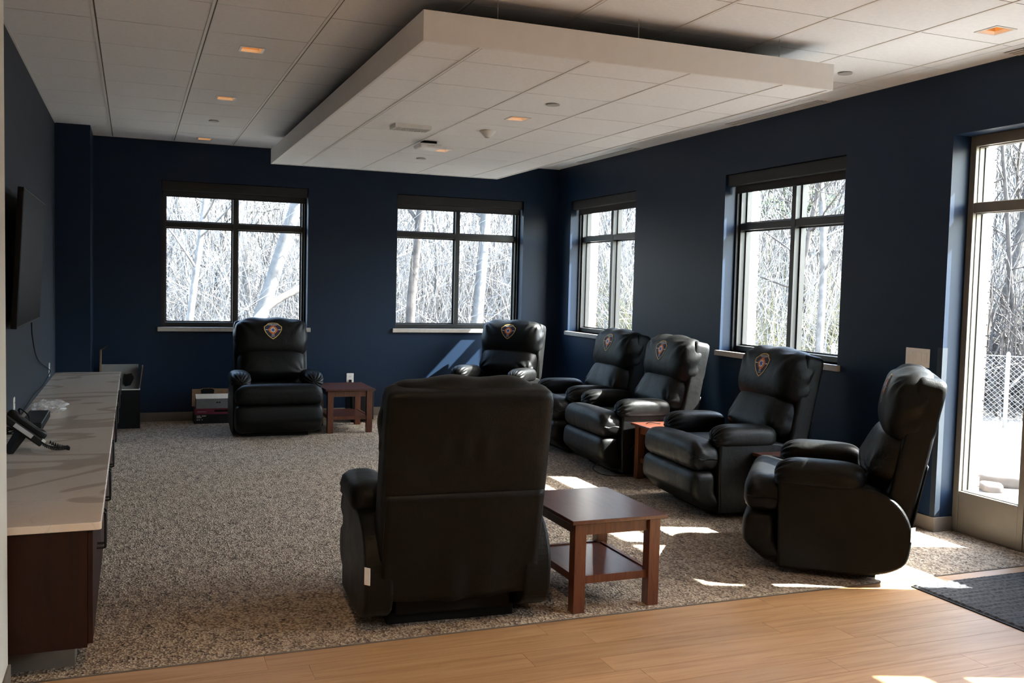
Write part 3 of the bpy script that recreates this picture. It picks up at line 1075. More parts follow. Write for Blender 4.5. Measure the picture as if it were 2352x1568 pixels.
    np_mesh('leg_rest_roll', pts, fs, LM, t)
    p, fs = blob((0.420, 0.090, 0.143), (14, 4.0, 6.0), 26)
    x, y, z = p[:, 0], p[:, 1], p[:, 2]
    curve = 0.10 * sstep(0.02, -0.14, z) ** 1.4
    y2 = y * (1 + 0.10 * np.cos(z * 12) * (y < 0)) + curve
    pts = [(a * (1 - 0.02 * q / 0.1), b - 0.380, c + 0.186) for a, b, c, q in zip(x, y2, z, curve)]
    np_mesh('leg_rest_panel', pts, fs, LM, t)
    # --- sides and arms
    arc = spline([(0.13, 0.515, 0), (0.22, 0.500, 0), (0.31, 0.455, 0), (0.37, 0.385, 0), (0.402, 0.30, 0), (0.400, 0.20, 0), (0.375, 0.115, 0), (0.30, 0.065, 0), (0.20, 0.038, 0)], 4)
    prof = [(-0.275, 0.030), (-0.285, 0.29), (-0.285, 0.520), (0.05, 0.520)] + [(q.x, q.y) for q in arc] + [(0.08, 0.030)]
    for s in (-1, 1):
        mb = MB().prism(prof, s * 0.300, s * 0.428, 'x')
        mb.build('side_panel', LM, t, bevel=0.016, seg=3)
        p, fs = blob((0.100, 0.236, 0.080), (2.8, 5.5, 2.6), 26)
        x, y, z = p[:, 0], p[:, 1], p[:, 2]
        fr = sstep(-0.12, -0.23, y)
        an = np.arctan2(z, x)
        r = np.sqrt((x / 0.100) ** 2 + (z / 0.080) ** 2)
        pleat = 0.006 * np.sin(an * 15) * fr * sstep(0.25, 0.7, r)
        x2 = x * (1 + 0.03 * fr) + pleat * np.cos(an)
        z2 = z * (1 + 0.05 * fr) + pleat * np.sin(an) - 0.016 * fr + 0.010 * np.cos((y + 0.05) * 5)
        z2 = np.where(z2 < -0.045, -0.045 + (z2 + 0.045) * 0.55, z2)
        y2 = y + 0.004 * np.sin(an * 11) * fr
        pts = [(s * (0.352 + a), b - 0.072, c + 0.545) for a, b, c in zip(x2, y2, z2)]
        np_mesh('arm_rest', pts, fs, LM, t)
    # --- mechanism base
    MB().box(-0.30, 0.30, -0.26, 0.24, 0.0, 0.055).box(-0.27, 0.27, -0.30, 0.28, 0.055, 0.32).build('base', M['blackmatte'], t, bevel=0.006)
    # --- care tag at the rear edge of the chair's left side
    tg = MB().prism([(0.430, 0.398), (0.410, 0.420), (0.408, 0.418), (0.428, 0.396)], 0.245, 0.32, 'z').build('care_tag', M['paper'], t)
    tg['label'] = 'white care tag'
    # --- embroidered shield
    ES, ECX, ECH = 0.176, 0.008, 0.058      # size, centre x, top edge h (above cushion centre, downwards)
    half = [(0, 0.0), (0.16, 0.012), (0.29, 0.055), (0.385, 0.155), (0.52, 0.245), (0.515, 0.40), (0.445, 0.575), (0.31, 0.76), (0.15, 0.91), (0, 1.0)]
    def refine(pl, k=4):
        out = []
        for a, b in zip(pl[:-1], pl[1:]):
            for q in range(k):
                out.append((a[0] + (b[0] - a[0]) * q / k, a[1] + (b[1] - a[1]) * q / k))
        return out + [pl[-1]]
    rh = refine(half)
    outline = rh + [(-a, b) for a, b in rh[-2:0:-1]]
    cen = (0.0, 0.44)
    def em(u, v, lift):
        xx = ECX + u * ES
        hh = ECH + 0.085 - v * ES
        e = 1e-3
        d = head_front(xx, hh)
        return back_pt(xx, HC_H + hh, HC_D0 + (d - HC_D0) + lift)
    def rings(outl, c, r0, r1, k, lift):
        vs, fq = [], []
        n = len(outl)
        for i in range(k + 1):
            f = r0 + (r1 - r0) * i / k
            for (a, b) in outl:
                vs.append(em(c[0] + (a - c[0]) * f, c[1] + (b - c[1]) * f, lift))
        for i in range(k):
            for q in range(n):
                fq.append((i * n + q, i * n + (q + 1) % n, (i + 1) * n + (q + 1) % n, (i + 1) * n + q))
        return vs, fq
    vs, fq = rings(outline, cen, 0.0, 0.945, 8, 0.0018)
    field = np_mesh('emblem', vs, fq, M['navy_thread'], t)
    field['label'] = 'shield shaped embroidered fire rescue emblem'
    def sub(name, vs, fq, mat):
        return np_mesh(name, vs, fq, mat, field)
    vs, fq = rings(outline, cen, 0.925, 1.0, 1, 0.0032)
    sub('border', vs, fq, M['gold_thread'])
    cc_ = (0.0, 0.445)
    def polar(fn, n=96):
        return [(cc_[0] + fn(2 * math.pi * k / n) * math.sin(2 * math.pi * k / n), cc_[1] - fn(2 * math.pi * k / n) * math.cos(2 * math.pi * k / n)) for k in range(n)]
    def cross(a):
        q = abs(((a + math.pi / 4) % (math.pi / 2)) - math.pi / 4)
        return 0.245 - 0.02 * math.cos(q * 8) + 0.022 * (q < 0.55) - 0.03 * (q > 0.68)
    def sq_outer(a):
        return 0.255 / max(abs(math.cos(a)), abs(math.sin(a)), 0.78 * (abs(math.cos(a)) + abs(math.sin(a)))) * 0.98
    vs, fq = rings(polar(sq_outer), cc_, 0.0, 1.0, 4, 0.0030)
    sub('flame_cross', vs, fq, M['orange_thread'])
    for k in range(8):
        a0 = k * math.pi / 4 + 0.39
        pts2 = [(cc_[0] + r * math.sin(a0 + da), cc_[1] - r * math.cos(a0 + da)) for r, da in ((0.165, -0.10), (0.235, -0.09), (0.235, 0.09), (0.165, 0.10))]
        sub('flame_mark', [em(a, b, 0.0040) for a, b in pts2], [(0, 1, 2, 3)], M['red_thread'])
    vs, fq = rings(polar(lambda a: 0.142, 40), cc_, 0.0, 1.0, 3, 0.0045)
    sub('medallion', vs, fq, M['white_thread'])
    vs, fq = [], []
    for k in range(3):
        a = k * math.pi / 3
        ca, sa = math.cos(a), math.sin(a)
        n0 = len(vs)
        for lx, ly in ((-0.026, -0.108), (0.026, -0.108), (0.026, 0), (-0.026, 0), (0.026, 0.108), (-0.026, 0.108)):
            vs.append(em(cc_[0] + lx * ca - ly * sa, cc_[1] + lx * sa + ly * ca, 0.0058 + 0.0002 * k))
        fq += [(n0, n0 + 1, n0 + 2, n0 + 3), (n0 + 3, n0 + 2, n0 + 4, n0 + 5)]
    sub('star_of_life', vs, fq, M['blue_thread'])
    for s in (-1, 1):
        a0, a1 = (0.285, 0.435)
        vs = [em(s * a, b, 0.0034) for a, b in ((a0, 0.425), (a1, 0.415), (a1, 0.445), (a0, 0.455))]
        sub('side_bar', vs, [(0, 1, 2, 3)], M['white_thread'])
    def lettering(txt, size, cx, base, arc=0.0, width=1.0):
        cu = bpy.data.curves.new('lettering', 'FONT')
        cu.body = txt
        cu.size = size
        cu.align_x = 'CENTER'
        ob = bpy.data.objects.new('lettering', cu)
        col.objects.link(ob)
        bpy.context.view_layer.update()
        me = bpy.data.meshes.new_from_object(ob.evaluated_get(bpy.context.evaluated_depsgraph_get()))
        bpy.data.objects.remove(ob)
        vs = []
        for v in me.vertices:
            u = cx + v.co.x * width
            w = base - v.co.y + arc * (v.co.x * width) ** 2
            vs.append(em(u, w, 0.0036))
        fq = [tuple(pp.vertices) for pp in me.polygons]
        bpy.data.meshes.remove(me)
        sub('lettering', vs, fq, M['white_thread'])
    lettering('GRAND HAVEN', 0.088, 0, 0.122, 0.55, 0.95)
    lettering('TOWNSHIP', 0.080, 0, 0.182, 0.25, 1.0)
    lettering('FIRE', 0.098, 0, 0.778, 0.0, 0.95)
    lettering('RESCUE', 0.070, 0, 0.850, 0.0, 0.85)
    return t

GR = 'black leather recliners'
recs = [
    ('black recliner standing alone under left back window, facing the room', (2.03, 6.70), math.radians(-1)),
    ('black recliner in the far right corner with sunlit pillow side and arms', (4.50, 6.88), math.radians(-47)),
    ('black recliner by farther right window, half hidden behind a sunlit recliner', (4.73, 5.16), math.radians(-91)),
    ('black recliner with strongly sunlit right arm and headrest edge, between two right windows', (4.71, 4.13), math.radians(-93)),
    ('black recliner in front of the nearer right window, facing left', (4.68, 2.66), math.radians(-95)),
    ('black recliner seen from its side next to the glass side light', (4.47, 1.28), math.radians(-130)),
    ('black recliner in the foreground seen from behind with white tag', (2.07, 1.22), math.radians(176.5)),
]
first = None
for lb, (x, y), rz in recs:
    if first is None:
        first = make_recliner(lb, GR)
        r_ = first
    else:
        r_ = copy_tree(first)
        r_['label'] = lb
    r_.location = (x, y, 0.004)
    r_.rotation_euler = (0, 0, rz)

# ================================================================ end tables
def make_table(label):
    t = thing('end_table', label, 'table', group='stained wood end tables')
    w, d, h = 0.255, 0.33, 0.452
    MB().box(-w, w, -d, d, h - 0.020, h).build('table_top', M['cherry_top'], t, bevel=0.003)
    lx, ly, lt = w - 0.055, d - 0.055, 0.030
    for sx in (-1, 1):
        for sy in (-1, 1):
            MB().box(sx * lx - lt, sx * lx + lt, sy * ly - lt, sy * ly + lt, 0, h - 0.0202).build('leg', M['cherry_leg'], t, bevel=0.002)
    for s in (-1, 1):
        MB().box(-lx + lt, lx - lt, s * ly - 0.011, s * ly + 0.011, h - 0.082, h - 0.0202).build('apron', M['cherry_leg'], t)
        MB().box(s * lx - 0.011, s * lx + 0.011, -ly + lt, ly - lt, h - 0.082, h - 0.0202).build('apron', M['cherry_leg'], t)
        MB().box(-lx + lt, lx - lt, s * ly - 0.011, s * ly + 0.011, 0.135, 0.172).build('stretcher', M['cherry_leg'], t)
        MB().box(s * lx - 0.011, s * lx + 0.011, -ly + lt, ly - lt, 0.135, 0.172).build('stretcher', M['cherry_leg'], t)
    MB().box(-lx + 0.012, lx - 0.012, -ly + 0.012, ly - 0.012, 0.150, 0.166).build('shelf', M['cherry_top'], t)
    return t
tabs = [
    ('brown wooden end table right of the recliner seen from behind in the foreground', (2.855, 1.175), 0),
    ('brown wooden end table below the outlet on the back wall', (2.752, 6.76), 0),
    ('brown wooden end table with sunlit top between two recliners on the right', (4.80, 3.44), math.radians(-90)),
    ('brown wooden end table behind the recliner that is seen from its side', (4.93, 1.975), math.radians(-90)),
]
first = None
for lb, (x, y), rz in tabs:
    if first is None:
        first = make_table(lb)
        t_ = first
    else:
        t_ = copy_tree(first)
        t_['label'] = lb
    t_.location = (x, y, 0.004)
    t_.rotation_euler = (0, 0, rz)

# ================================================================ counter run
CY_0, CY_1 = 0.815, 6.990
t = MB()
slab = [(0.002, CY_0 - 0.012), (0.566, CY_0 - 0.012), (0.576, CY_0 - 0.009), (0.581, CY_0), (0.581, CY_1), (0.002, CY_1)]
t.prism(slab, ZC - 0.030, ZC, 'z')
ct = t.build('countertop', M['quartz'], bevel=0.003)
tag(ct, 'long pale quartz countertop with brown veins along the left wall', 'countertop')
UW = 0.93
ys = [CY_0 + UW * k for k in range(7)] + [CY_1]
units = ['nearest cherry base cabinet with visible end panel under the pale counter', 'second cherry base cabinet from the near end of the counter', 'third cherry base cabinet from the near end of the counter', 'fourth cherry base cabinet from the near end of the counter', 'fifth cherry base cabinet from the near end of the counter', 'sixth cherry base cabinet from the near end of the counter', 'narrow last cherry base cabinet at far end of the counter']
FXC = 0.530
for k in range(7):
    a, b = ys[k] + 0.0006, ys[k + 1] - 0.0006
    c = thing('base_cabinet', units[k], 'cabinet', (0.0, a, 0.004), group='cherry base cabinets')
    L = b - a
    MB().box(0.003, FXC, 0, L, 0.112, ZC - 0.0345).build('body', M['cabinet'], c)
    MB().box(0.003, FXC - 0.05, 0.0 + (0.12 if k == 0 else 0), L, 0.0, 0.112).build('toe_kick', M['base'], c)
    doors = [(0.004, L / 2 - 0.002), (L / 2 + 0.002, L - 0.004)] if k < 6 else [(0.004, L - 0.004)]
    for q, (p0, p1) in enumerate(doors):
        d = MB().box(FXC + 0.0005, FXC + 0.0195, p0, p1, 0.125, ZC - 0.048).build('door', M['cabinet'], c, bevel=0.002)
        hy = (p1 - 0.035) if q == 0 else (p0 + 0.035)
        z0, z1 = 0.385, 0.535
        MB().tube(spline([(FXC + 0.0195, hy, z0), (FXC + 0.050, hy, z0 + 0.001), (FXC + 0.054, hy, z0 + 0.02), (FXC + 0.054, hy, z1 - 0.02), (FXC + 0.050, hy, z1 - 0.001), (FXC + 0.0195, hy, z1)], 4), 0.0055, 8).build('pull_handle', M['blackmetal'], d)
# ---------------------------------------------------------------- television
t = thing('television', 'large flat black television tilted down on the left wall', 'television', (0.0, 3.72, 1.64))
tilt = math.radians(2.9)
def tvp(x, y, z):
    return (x * math.cos(tilt) + z * math.sin(tilt), y, z * math.cos(tilt) - x * math.sin(tilt))
def tvbox(x0, x1, y0, y1, z0, z1):
    mb = MB().box(x0, x1, y0, y1, z0, z1)
    mb.v = [tvp(*v) for v in mb.v]
    return mb
tvbox(0.062, 0.095, -0.72, 0.72, -0.41, 0.405).build('body', M['black'], t, bevel=0.004)
tvbox(0.0952, 0.0962, -0.712, 0.712, -0.395, 0.397).build('screen', M['screen'], t)
tvbox(0.02, 0.062, -0.3, 0.3, -0.2, 0.2).build('rear_housing', M['black'], t)
MB().box(0.001, 0.03, -0.25, 0.25, -0.15, 0.15).build('wall_bracket', M['blackmetal'], t)
cab = MB().tube(spline([(0.05, 4.12, 1.24), (0.045, 4.25, 1.10), (0.022, 4.9, 0.90), (0.018, 5.9, 0.74), (0.018, 6.1, 0.69), (0.020, 5.4, 0.655), (0.020, 4.6, 0.665), (0.024, 3.95, 0.655), (0.030, 3.60, 0.66), (0.032, 3.52, 0.70)], 8), 0.004, 6).build('television_cable', M['blackmatte'])
tag(cab, 'thin black cable hanging from television down to the counter outlet', 'cable')
def outlet(loc, axis, label, w=0.076, h=0.118, plugged=False):
    t = thing('outlet', label, 'outlet', loc, group='white wall outlets')
    def bx(a0, a1, d0, d1, z0, z1):
        return (d0, d1, a0, a1, z0, z1) if axis == 'l' else (a0, a1, -d1, -d0, z0, z1)
    MB().box(*bx(-w / 2, w / 2, 0.0005, 0.006, -h / 2, h / 2)).build('cover_plate', M['plate'], t, bevel=0.002)
    for dz in (-0.024, 0.024):
        c = (0.0, 0.0, dz)
        mb = MB()
        mb.lathe([(0.017, 0.004), (0.017, 0.0075)] if axis == 'l' else [(0.017, -0.004), (0.017, -0.0075)], (0, 0, dz), 20, 'x' if axis == 'l' else 'y')
        s = mb.build('socket', M['paper'], t)
        for a in (-0.006, 0.006):
            MB().box(*bx(a - 0.0014, a + 0.0014, 0.0072, 0.0082, dz - 0.002, dz + 0.006)).build('slot', M['blackmatte'], s)
    if plugged:
        MB().box(*bx(-0.014, 0.014, 0.0085, 0.034, -0.040, -0.010)).build('plug', M['black'], t, bevel=0.004)
    return t
outlet((0.0, 6.24, 0.70), 'l', 'white outlet on left wall at far end of the counter')
outlet((0.0, 3.52, 0.715), 'l', 'white outlet on left wall above the black sound bar')
outlet((3.008, YB, 0.435), 'b', 'white outlet with black plug on back wall above the end table', 0.082, 0.125, True)
t = thing('light_switch', 'four gang white light switch plate beside the glass side light', 'light switch', (XW, 1.783, 1.133))
MB().box(-0.006, -0.0005, -0.104, 0.104, -0.062, 0.062).build('cover_plate', M['plate'], t, bevel=0.002)
for k in range(4):
    y = -0.069 + 0.046 * k
    MB().box(-0.009, -0.006, y - 0.0165, y + 0.0165, -0.034, 0.034).build('rocker', M['paper'], t, bevel=0.0015)

# ---------------------------------------------------------------- things on the counter
sb = thing('sound_bar', 'black flat sound bar lying on the counter behind the phone', 'sound bar', (0.125, 3.48, ZC))
MB().box(-0.062, 0.062, -0.30, 0.30, 0.004, 0.052).build('body', M['black'], sb, bevel=0.008, seg=3)
MB().box(0.0622, 0.064, -0.285, 0.285, 0.010, 0.046).build('grille', M['blackmatte'], sb)
for y in (-0.24, 0.24):
    MB().box(-0.03, 0.03, y - 0.02, y + 0.02, 0.0, 0.004).build('foot', M['blackmatte'], sb)
rr = random.Random(3)
pts = []
for k in range(46):
    a = k * 0.62
    r = 0.045 + 0.02 * math.sin(k * 1.3)
    pts.append((0.085 + r * math.cos(a), 2.96 + 1.6 * r * math.sin(a), ZC + 0.012 + 0.05 * (0.5 + 0.5 * math.sin(k * 0.37)) + 0.01 * rr.random()))
pts = [(0.032, 3.46, 0.70), (0.06, 3.3, 0.73), (0.12, 3.12, 0.71), (0.135, 3.0, 0.66)] + pts
cb = MB().tube(spline(pts, 5), 0.0035, 6).build('coiled_cable', M['blackmatte'])
tag(cb, 'tangled coil of black cable on counter between phone and wall', 'cable')
# crumpled clear bag
p, fs = blob((0.10, 0.15, 0.035), (2.2, 2.2, 2.2), 10)
q = []
for (a, b, c) in p:
    n_ = noise.noise(Vector((a * 22, b * 18, c * 30)))
    q.append((0.16 + a * (1 + 0.5 * n_), 4.12 + b * (1 + 0.4 * n_), ZC + 0.034 + c * (1 + 0.8 * noise.noise(Vector((b * 30, a * 30, 1.0)))) if c > -0.02 else ZC + 0.002))
bag = np_mesh('plastic_bag', q, fs, M['bag'], None, False)
tag(bag, 'crumpled clear plastic bag with cables on counter behind the sound bar', 'plastic bag')
# desk phone
ph = thing('desk_phone', 'black desk phone on stand with grey faceplate on near end of counter', 'phone', (0.165, 2.52, ZC), math.radians(14))
PT = math.radians(40)
def php(x, y, z):        # local: x along slope (down to the right), z normal
    return (x * math.cos(PT) + z * math.sin(PT) - 0.02, y, 0.125 - x * math.sin(PT) + z * math.cos(PT))
def phbox(x0, x1, y0, y1, z0, z1):
    mb = MB().box(x0, x1, y0, y1, z0, z1)
    mb.v = [php(*v) for v in mb.v]
    return mb
phbox(-0.125, 0.115, -0.10, 0.10, -0.030, 0.010).build('body', M['black'], ph, bevel=0.008, seg=3)
phbox(-0.115, 0.105, -0.040, 0.095, 0.0102, 0.0135).build('faceplate', M['greyplastic'], ph, bevel=0.001)
phbox(-0.10, -0.03, -0.015, 0.085, 0.0137, 0.0155).build('display', M['screen'], ph)
for i in range(4):
    for j in range(3):
        phbox(0.0 + 0.02 * i, 0.014 + 0.02 * i, 0.0 + 0.026 * j, 0.02 + 0.026 * j, 0.0137, 0.0175).build('key', M['black'], ph)
p, fs = blob((0.115, 0.024, 0.020), (5, 3, 3), 12)
hs = np_mesh('handset', [php(a - 0.005, b - 0.072, c * (1 + 0.5 * (abs(a) > 0.07)) + 0.026) for a, b, c in p], fs, M['black'], ph)
phbox(-0.06, 0.05, -0.1012, -0.1004, -0.020, 0.002).build('side_trim', M['greyplastic'], ph)
phbox(0.098, 0.118, -0.105, -0.075, 0.0, 0.014).build('tab', M['paper'], ph)
MB().prism([(-0.035, 0.115), (-0.005, 0.095), (-0.075, 0.0), (-0.098, 0.0)], -0.08, 0.08, 'y').build('stand', M['black'], ph)
pts = []
for k in range(120):
    a = k * 0.9
    s = k / 119
    pts.append((0.06 + 0.13 * s, -0.09 - 0.03 * math.sin(s * 3) + 0.009 * math.cos(a), 0.018 + 0.009 * math.sin(a) + 0.03 * (1 - s) ** 4))
for k in range(90):
    a = k * 0.9
    s = k / 89
    pts.append((0.19 - 0.09 * s + 0.02 * math.sin(s * math.pi), -0.115 + 0.05 * s + 0.009 * math.cos(a), 0.014 + 0.009 * math.sin(a) + 0.035 * s ** 3))
MB().tube(pts, 0.0032, 5).build('coiled_cord', M['black'], ph, smooth=True)

# ---------------------------------------------------------------- cartons and odd things by the back wall
t = thing('carton', 'tall open carton with dark front beyond the far end of the counter', 'box', (0.57, 7.36, 0.004))
MB().box(-0.19, 0.192, -0.145, -0.139, 0, 0.40).build('front_panel', M['carton_dark'], t)
MB().box(0.186, 0.192, -0.139, 0.17, 0, 0.40).build('side_panel', M['paper'], t)
MB().box(-0.19, -0.184, -0.139, 0.17, 0, 0.40).build('side_panel', M['cardboard'], t)
MB().box(-0.184, 0.186, 0.164, 0.17, 0, 0.40).build('back_panel', M['cardboard'], t)
MB().box(-0.1905, 0.1925, -0.147, -0.139, 0.392, 0.402).build('front_edge', M['paper'], t)
MB().add([(-0.18, 0.0, 0.30), (0.178, 0.0, 0.30), (0.178, 0.155, 0.63), (-0.18, 0.155, 0.63), (-0.18, 0.006, 0.297), (0.178, 0.006, 0.297), (0.178, 0.161, 0.627), (-0.18, 0.161, 0.627)],
         [(0, 1, 2, 3), (7, 6, 5, 4), (0, 4, 5, 1), (1, 5, 6, 2), (2, 6, 7, 3), (3, 7, 4, 0)]).build('grey_insert', M['carton_grey'], t)
MB().prism([(0.03, 0.44), (0.05, 0.41), (0.10, 0.42), (0.12, 0.46), (0.135, 0.50), (0.11, 0.545), (0.06, 0.535), (0.04, 0.54), (0.03, 0.50)], 0.045, 0.055, 'y').build('print_mark', M['blackmatte'], t)
MB().prism([(-0.192, 0.40), (-0.180, 0.40), (-0.172, 0.79), (-0.186, 0.79)], -0.05, 0.15, 'y').build('flap', M['cardboard'], t)
MB().prism([(-0.186, 0.785), (-0.172, 0.79), (-0.125, 0.825), (-0.150, 0.800)], -0.05, 0.15, 'y').build('flap_tip', M['cardboard'], t)
MB().prism([(0.186, 0.40), (0.194, 0.40), (0.222, 0.62), (0.212, 0.62)], -0.02, 0.15, 'y').build('flap', M['cardboard'], t)

t = thing('printed_box', 'black box with white print at the bottom of the stack by back wall', 'box', (1.50, 7.52, 0.004), group='boxes stacked by the back wall')
MB().box(-0.205, 0.235, -0.12, 0.13, 0, 0.098).build('body', M['carton_dark'], t, bevel=0.002)
for (a, b, z) in ((-0.18, -0.14, 0.078), (-0.128, -0.085, 0.078), (-0.18, -0.13, 0.062), (-0.18, -0.165, 0.038), (-0.16, -0.145, 0.038), (-0.13, -0.12, 0.038)):
    MB().box(a, b, -0.1206, -0.12, z, z + 0.009).build('print_bar', M['greyplastic'], t)
t = thing('printed_box', 'dark magenta flat box with black stripe in the stack by back wall', 'box', (1.50, 7.52, 0.1022), group='boxes stacked by the back wall')
MB().box(-0.20, 0.23, -0.11, 0.12, 0, 0.061).build('body', M['magenta'], t, bevel=0.002)
MB().box(0.0, 0.225, -0.1106, -0.11, 0.024, 0.046).build('print_bar', M['blackmatte'], t)
MB().box(-0.172, -0.085, -0.1106, -0.11, 0.026, 0.031).build('print_bar', M['greyplastic'], t)
t = thing('printed_box', 'grey box with pale lid edge on top of the stack by back wall', 'box', (1.50, 7.50, 0.1634), group='boxes stacked by the back wall')
MB().box(-0.184, 0.22, -0.085, 0.07, 0, 0.105).build('body', M['carton_grey'], t, bevel=0.002)
MB().add([(-0.186, -0.087, 0.106), (0.222, -0.087, 0.106), (0.222, 0.02, 0.145), (-0.186, 0.02, 0.145), (-0.186, -0.083, 0.104), (0.222, -0.083, 0.104), (0.222, 0.024, 0.143), (-0.186, 0.024, 0.143)],
         [(0, 1, 2, 3), (7, 6, 5, 4), (0, 4, 5, 1), (1, 5, 6, 2), (2, 6, 7, 3), (3, 7, 4, 0)]).build('lid', M['paper'], t)
for a in (0.02, 0.045):
    MB().box(a, a + 0.018, -0.0856, -0.085, 0.058, 0.070).build('print_mark', M['blackmatte'], t)
t = thing('cardboard_sheet', 'brown cardboard panel with hand hole leaning behind the box stack', 'cardboard', (1.50, 7.60, 0.1634))
mb = MB()
mb.prism([(-0.215, 0.0), (0.24, 0.0), (0.24, 0.185), (0.02, 0.190), (-0.01, 0.196), (-0.10, 0.196), (-0.125, 0.187), (-0.215, 0.185)], 0.025, 0.031, 'y')
mb.build('panel', M['cardboard'], t)
MB().prism([(-0.12, 0.135), (0.01, 0.135), (0.015, 0.175), (-0.01, 0.19), (-0.10, 0.19), (-0.125, 0.175)], 0.0225, 0.0249, 'y').build('hand_hole', M['blackmatte'], t)
# black cabinet speaker behind the far end table
t = thing('subwoofer', 'black box shaped subwoofer behind the far end table', 'speaker', (3.035, 7.27, 0.004))
MB().box(-0.13, 0.13, -0.12, 0.17, 0.03, 0.345).build('cabinet', M['black'], t, bevel=0.010, seg=3)
MB().box(-0.115, 0.115, -0.128, -0.1205, 0.045, 0.33).build('grille', M['blackmatte'], t)
for sx in (-1, 1):
    for y in (-0.09, 0.14):
        MB().lathe([(0.016, 0.0), (0.020, 0.03)], (sx * 0.10, y, 0), 12).build('foot', M['blackmatte'], t)
# charging cord between two recliners and a phone on the sunlit table
cd = MB().tube(spline([(4.66, 3.55, 0.462), (4.555, 3.60, 0.455), (4.50, 3.66, 0.30), (4.47, 3.72, 0.21), (4.30, 3.80, 0.14), (4.22, 3.86, 0.06), (4.30, 3.80, 0.010), (4.45, 3.72, 0.009), (4.62, 3.66, 0.009), (4.95, 3.62, 0.009)], 8), 0.0035, 6).build('charging_cord', M['blackmatte'])
tag(cd, 'black charging cord looping to carpet between two recliners on the right', 'cord')
t = thing('handset', 'small black handset lying on the sunlit end table', 'phone', (4.72, 3.44, 0.4562), math.radians(20))
MB().box(-0.07, 0.07, -0.035, 0.035, 0.0, 0.010).build('body', M['black'], t, bevel=0.003)
MB().box(-0.062, 0.062, -0.030, 0.030, 0.0101, 0.011).build('screen', M['screen'], t)

# ================================================================ outdoors
GZ = -0.30
def ground_h(x, y):
    dB = max(0.0, y - 13.0)
    dR = max(0.0, (x - 15.0))
    r = math.hypot(dB * (1 if y > 13 else 0), dR)
    h = 0.02 * r + 11.0 * (1 / (1 + math.exp(-(r - 34) / 6.0)) - 1 / (1 + math.exp(34 / 6.0)))
    return GZ + h + 0.10 * noise.noise(Vector((x * 0.35, y * 0.35, 0))) * min(1, r / 3)
mb = MB()
gx = [-40 + 2.2 * i for i in range(64)]
gy = [-40 + 2.2 * j for j in range(64)]
vs = [(x, y, ground_h(x, y)) for x in gx for y in gy]
fs = []
for i in range(63):
    for j in range(63):
        fs.append((i * 64 + j, (i + 1) * 64 + j, (i + 1) * 64 + j + 1, i * 64 + j + 1))
mb.add(vs, fs)
gnd = mb.build('ground', M['litter'], smooth=True)
struct(gnd)
gp = MB()
gp.add([(XW + 0.41, -12, GZ + 0.012), (12.6, -12, GZ + 0.012), (12.6, 6.2, GZ + 0.012), (11.2, 7.4, GZ + 0.012), (9.0, 9.3, GZ + 0.012), (XW + 0.41, 9.3, GZ + 0.012)], [(0, 1, 2, 3, 4, 5)])
struct(gp.build('gravel_yard', M['gravel']))

def limb(rng, p, d, length, r0, segs, wob, up):
    pts = [Vector(p)]
    rad = [r0]
    d = Vector(d).normalized()
    for i in range(segs):
        d = (d + Vector((rng.uniform(-wob, wob), rng.uniform(-wob, wob), rng.uniform(-wob, wob) + up))).normalized()
        pts.append(pts[-1] + d * (length / segs))
        rad.append(r0 * (1 - 0.75 * (i + 1) / segs))
    return pts, rad

def tree_meshes(seed, height, r0, lean, nb, first=0.25, sub=5, twig=3):
    rng = random.Random(seed)
    tr = MB()
    br = MB()
    pts, rad = limb(rng, (0, 0, -0.3), (lean[0], lean[1], 1), height, r0, 12, 0.06, 0.02)
    tr.tube(pts, rad, 9)
    for k in range(nb):
        f = first + (0.97 - first) * (k + rng.random()) / nb
        i = min(int(f * 12), 11)
        p = pts[i].lerp(pts[i + 1], f * 12 - i)
        a = rng.uniform(0, 2 * math.pi)
        el = rng.uniform(0.1, 0.9)
        d = Vector((math.cos(a), math.sin(a), el))
        L = height * rng.uniform(0.18, 0.34) * (1.1 - 0.5 * f)
        bp, brd = limb(rng, p, d, L, rad[i] * rng.uniform(0.28, 0.5), 6, 0.22, 0.05)
        br.tube(bp, brd, 5, False)
        for s in range(sub):
            j = rng.randint(1, 5)
            d2 = (bp[j + 1] - bp[j]).normalized() + Vector((rng.uniform(-1, 1), rng.uniform(-1, 1), rng.uniform(-0.4, 0.9)))
            sp, srd = limb(rng, bp[j], d2, L * rng.uniform(0.25, 0.55), max(brd[j] * 0.45, 0.006), 4, 0.28, 0.03)
            br.tube(sp, srd, 3, False)
            for q in range(twig):
                jj = rng.randint(1, 3)
                d3 = (sp[jj + 1] - sp[jj]).normalized() + Vector((rng.uniform(-1, 1), rng.uniform(-1, 1), rng.uniform(-0.5, 0.9)))
                wp, wr = limb(rng, sp[jj], d3, L * rng.uniform(0.12, 0.28), 0.005, 2, 0.3, 0.02)
                br.tube(wp, wr, 3, False)
    return tr.mesh('trunk'), br.mesh('branches')

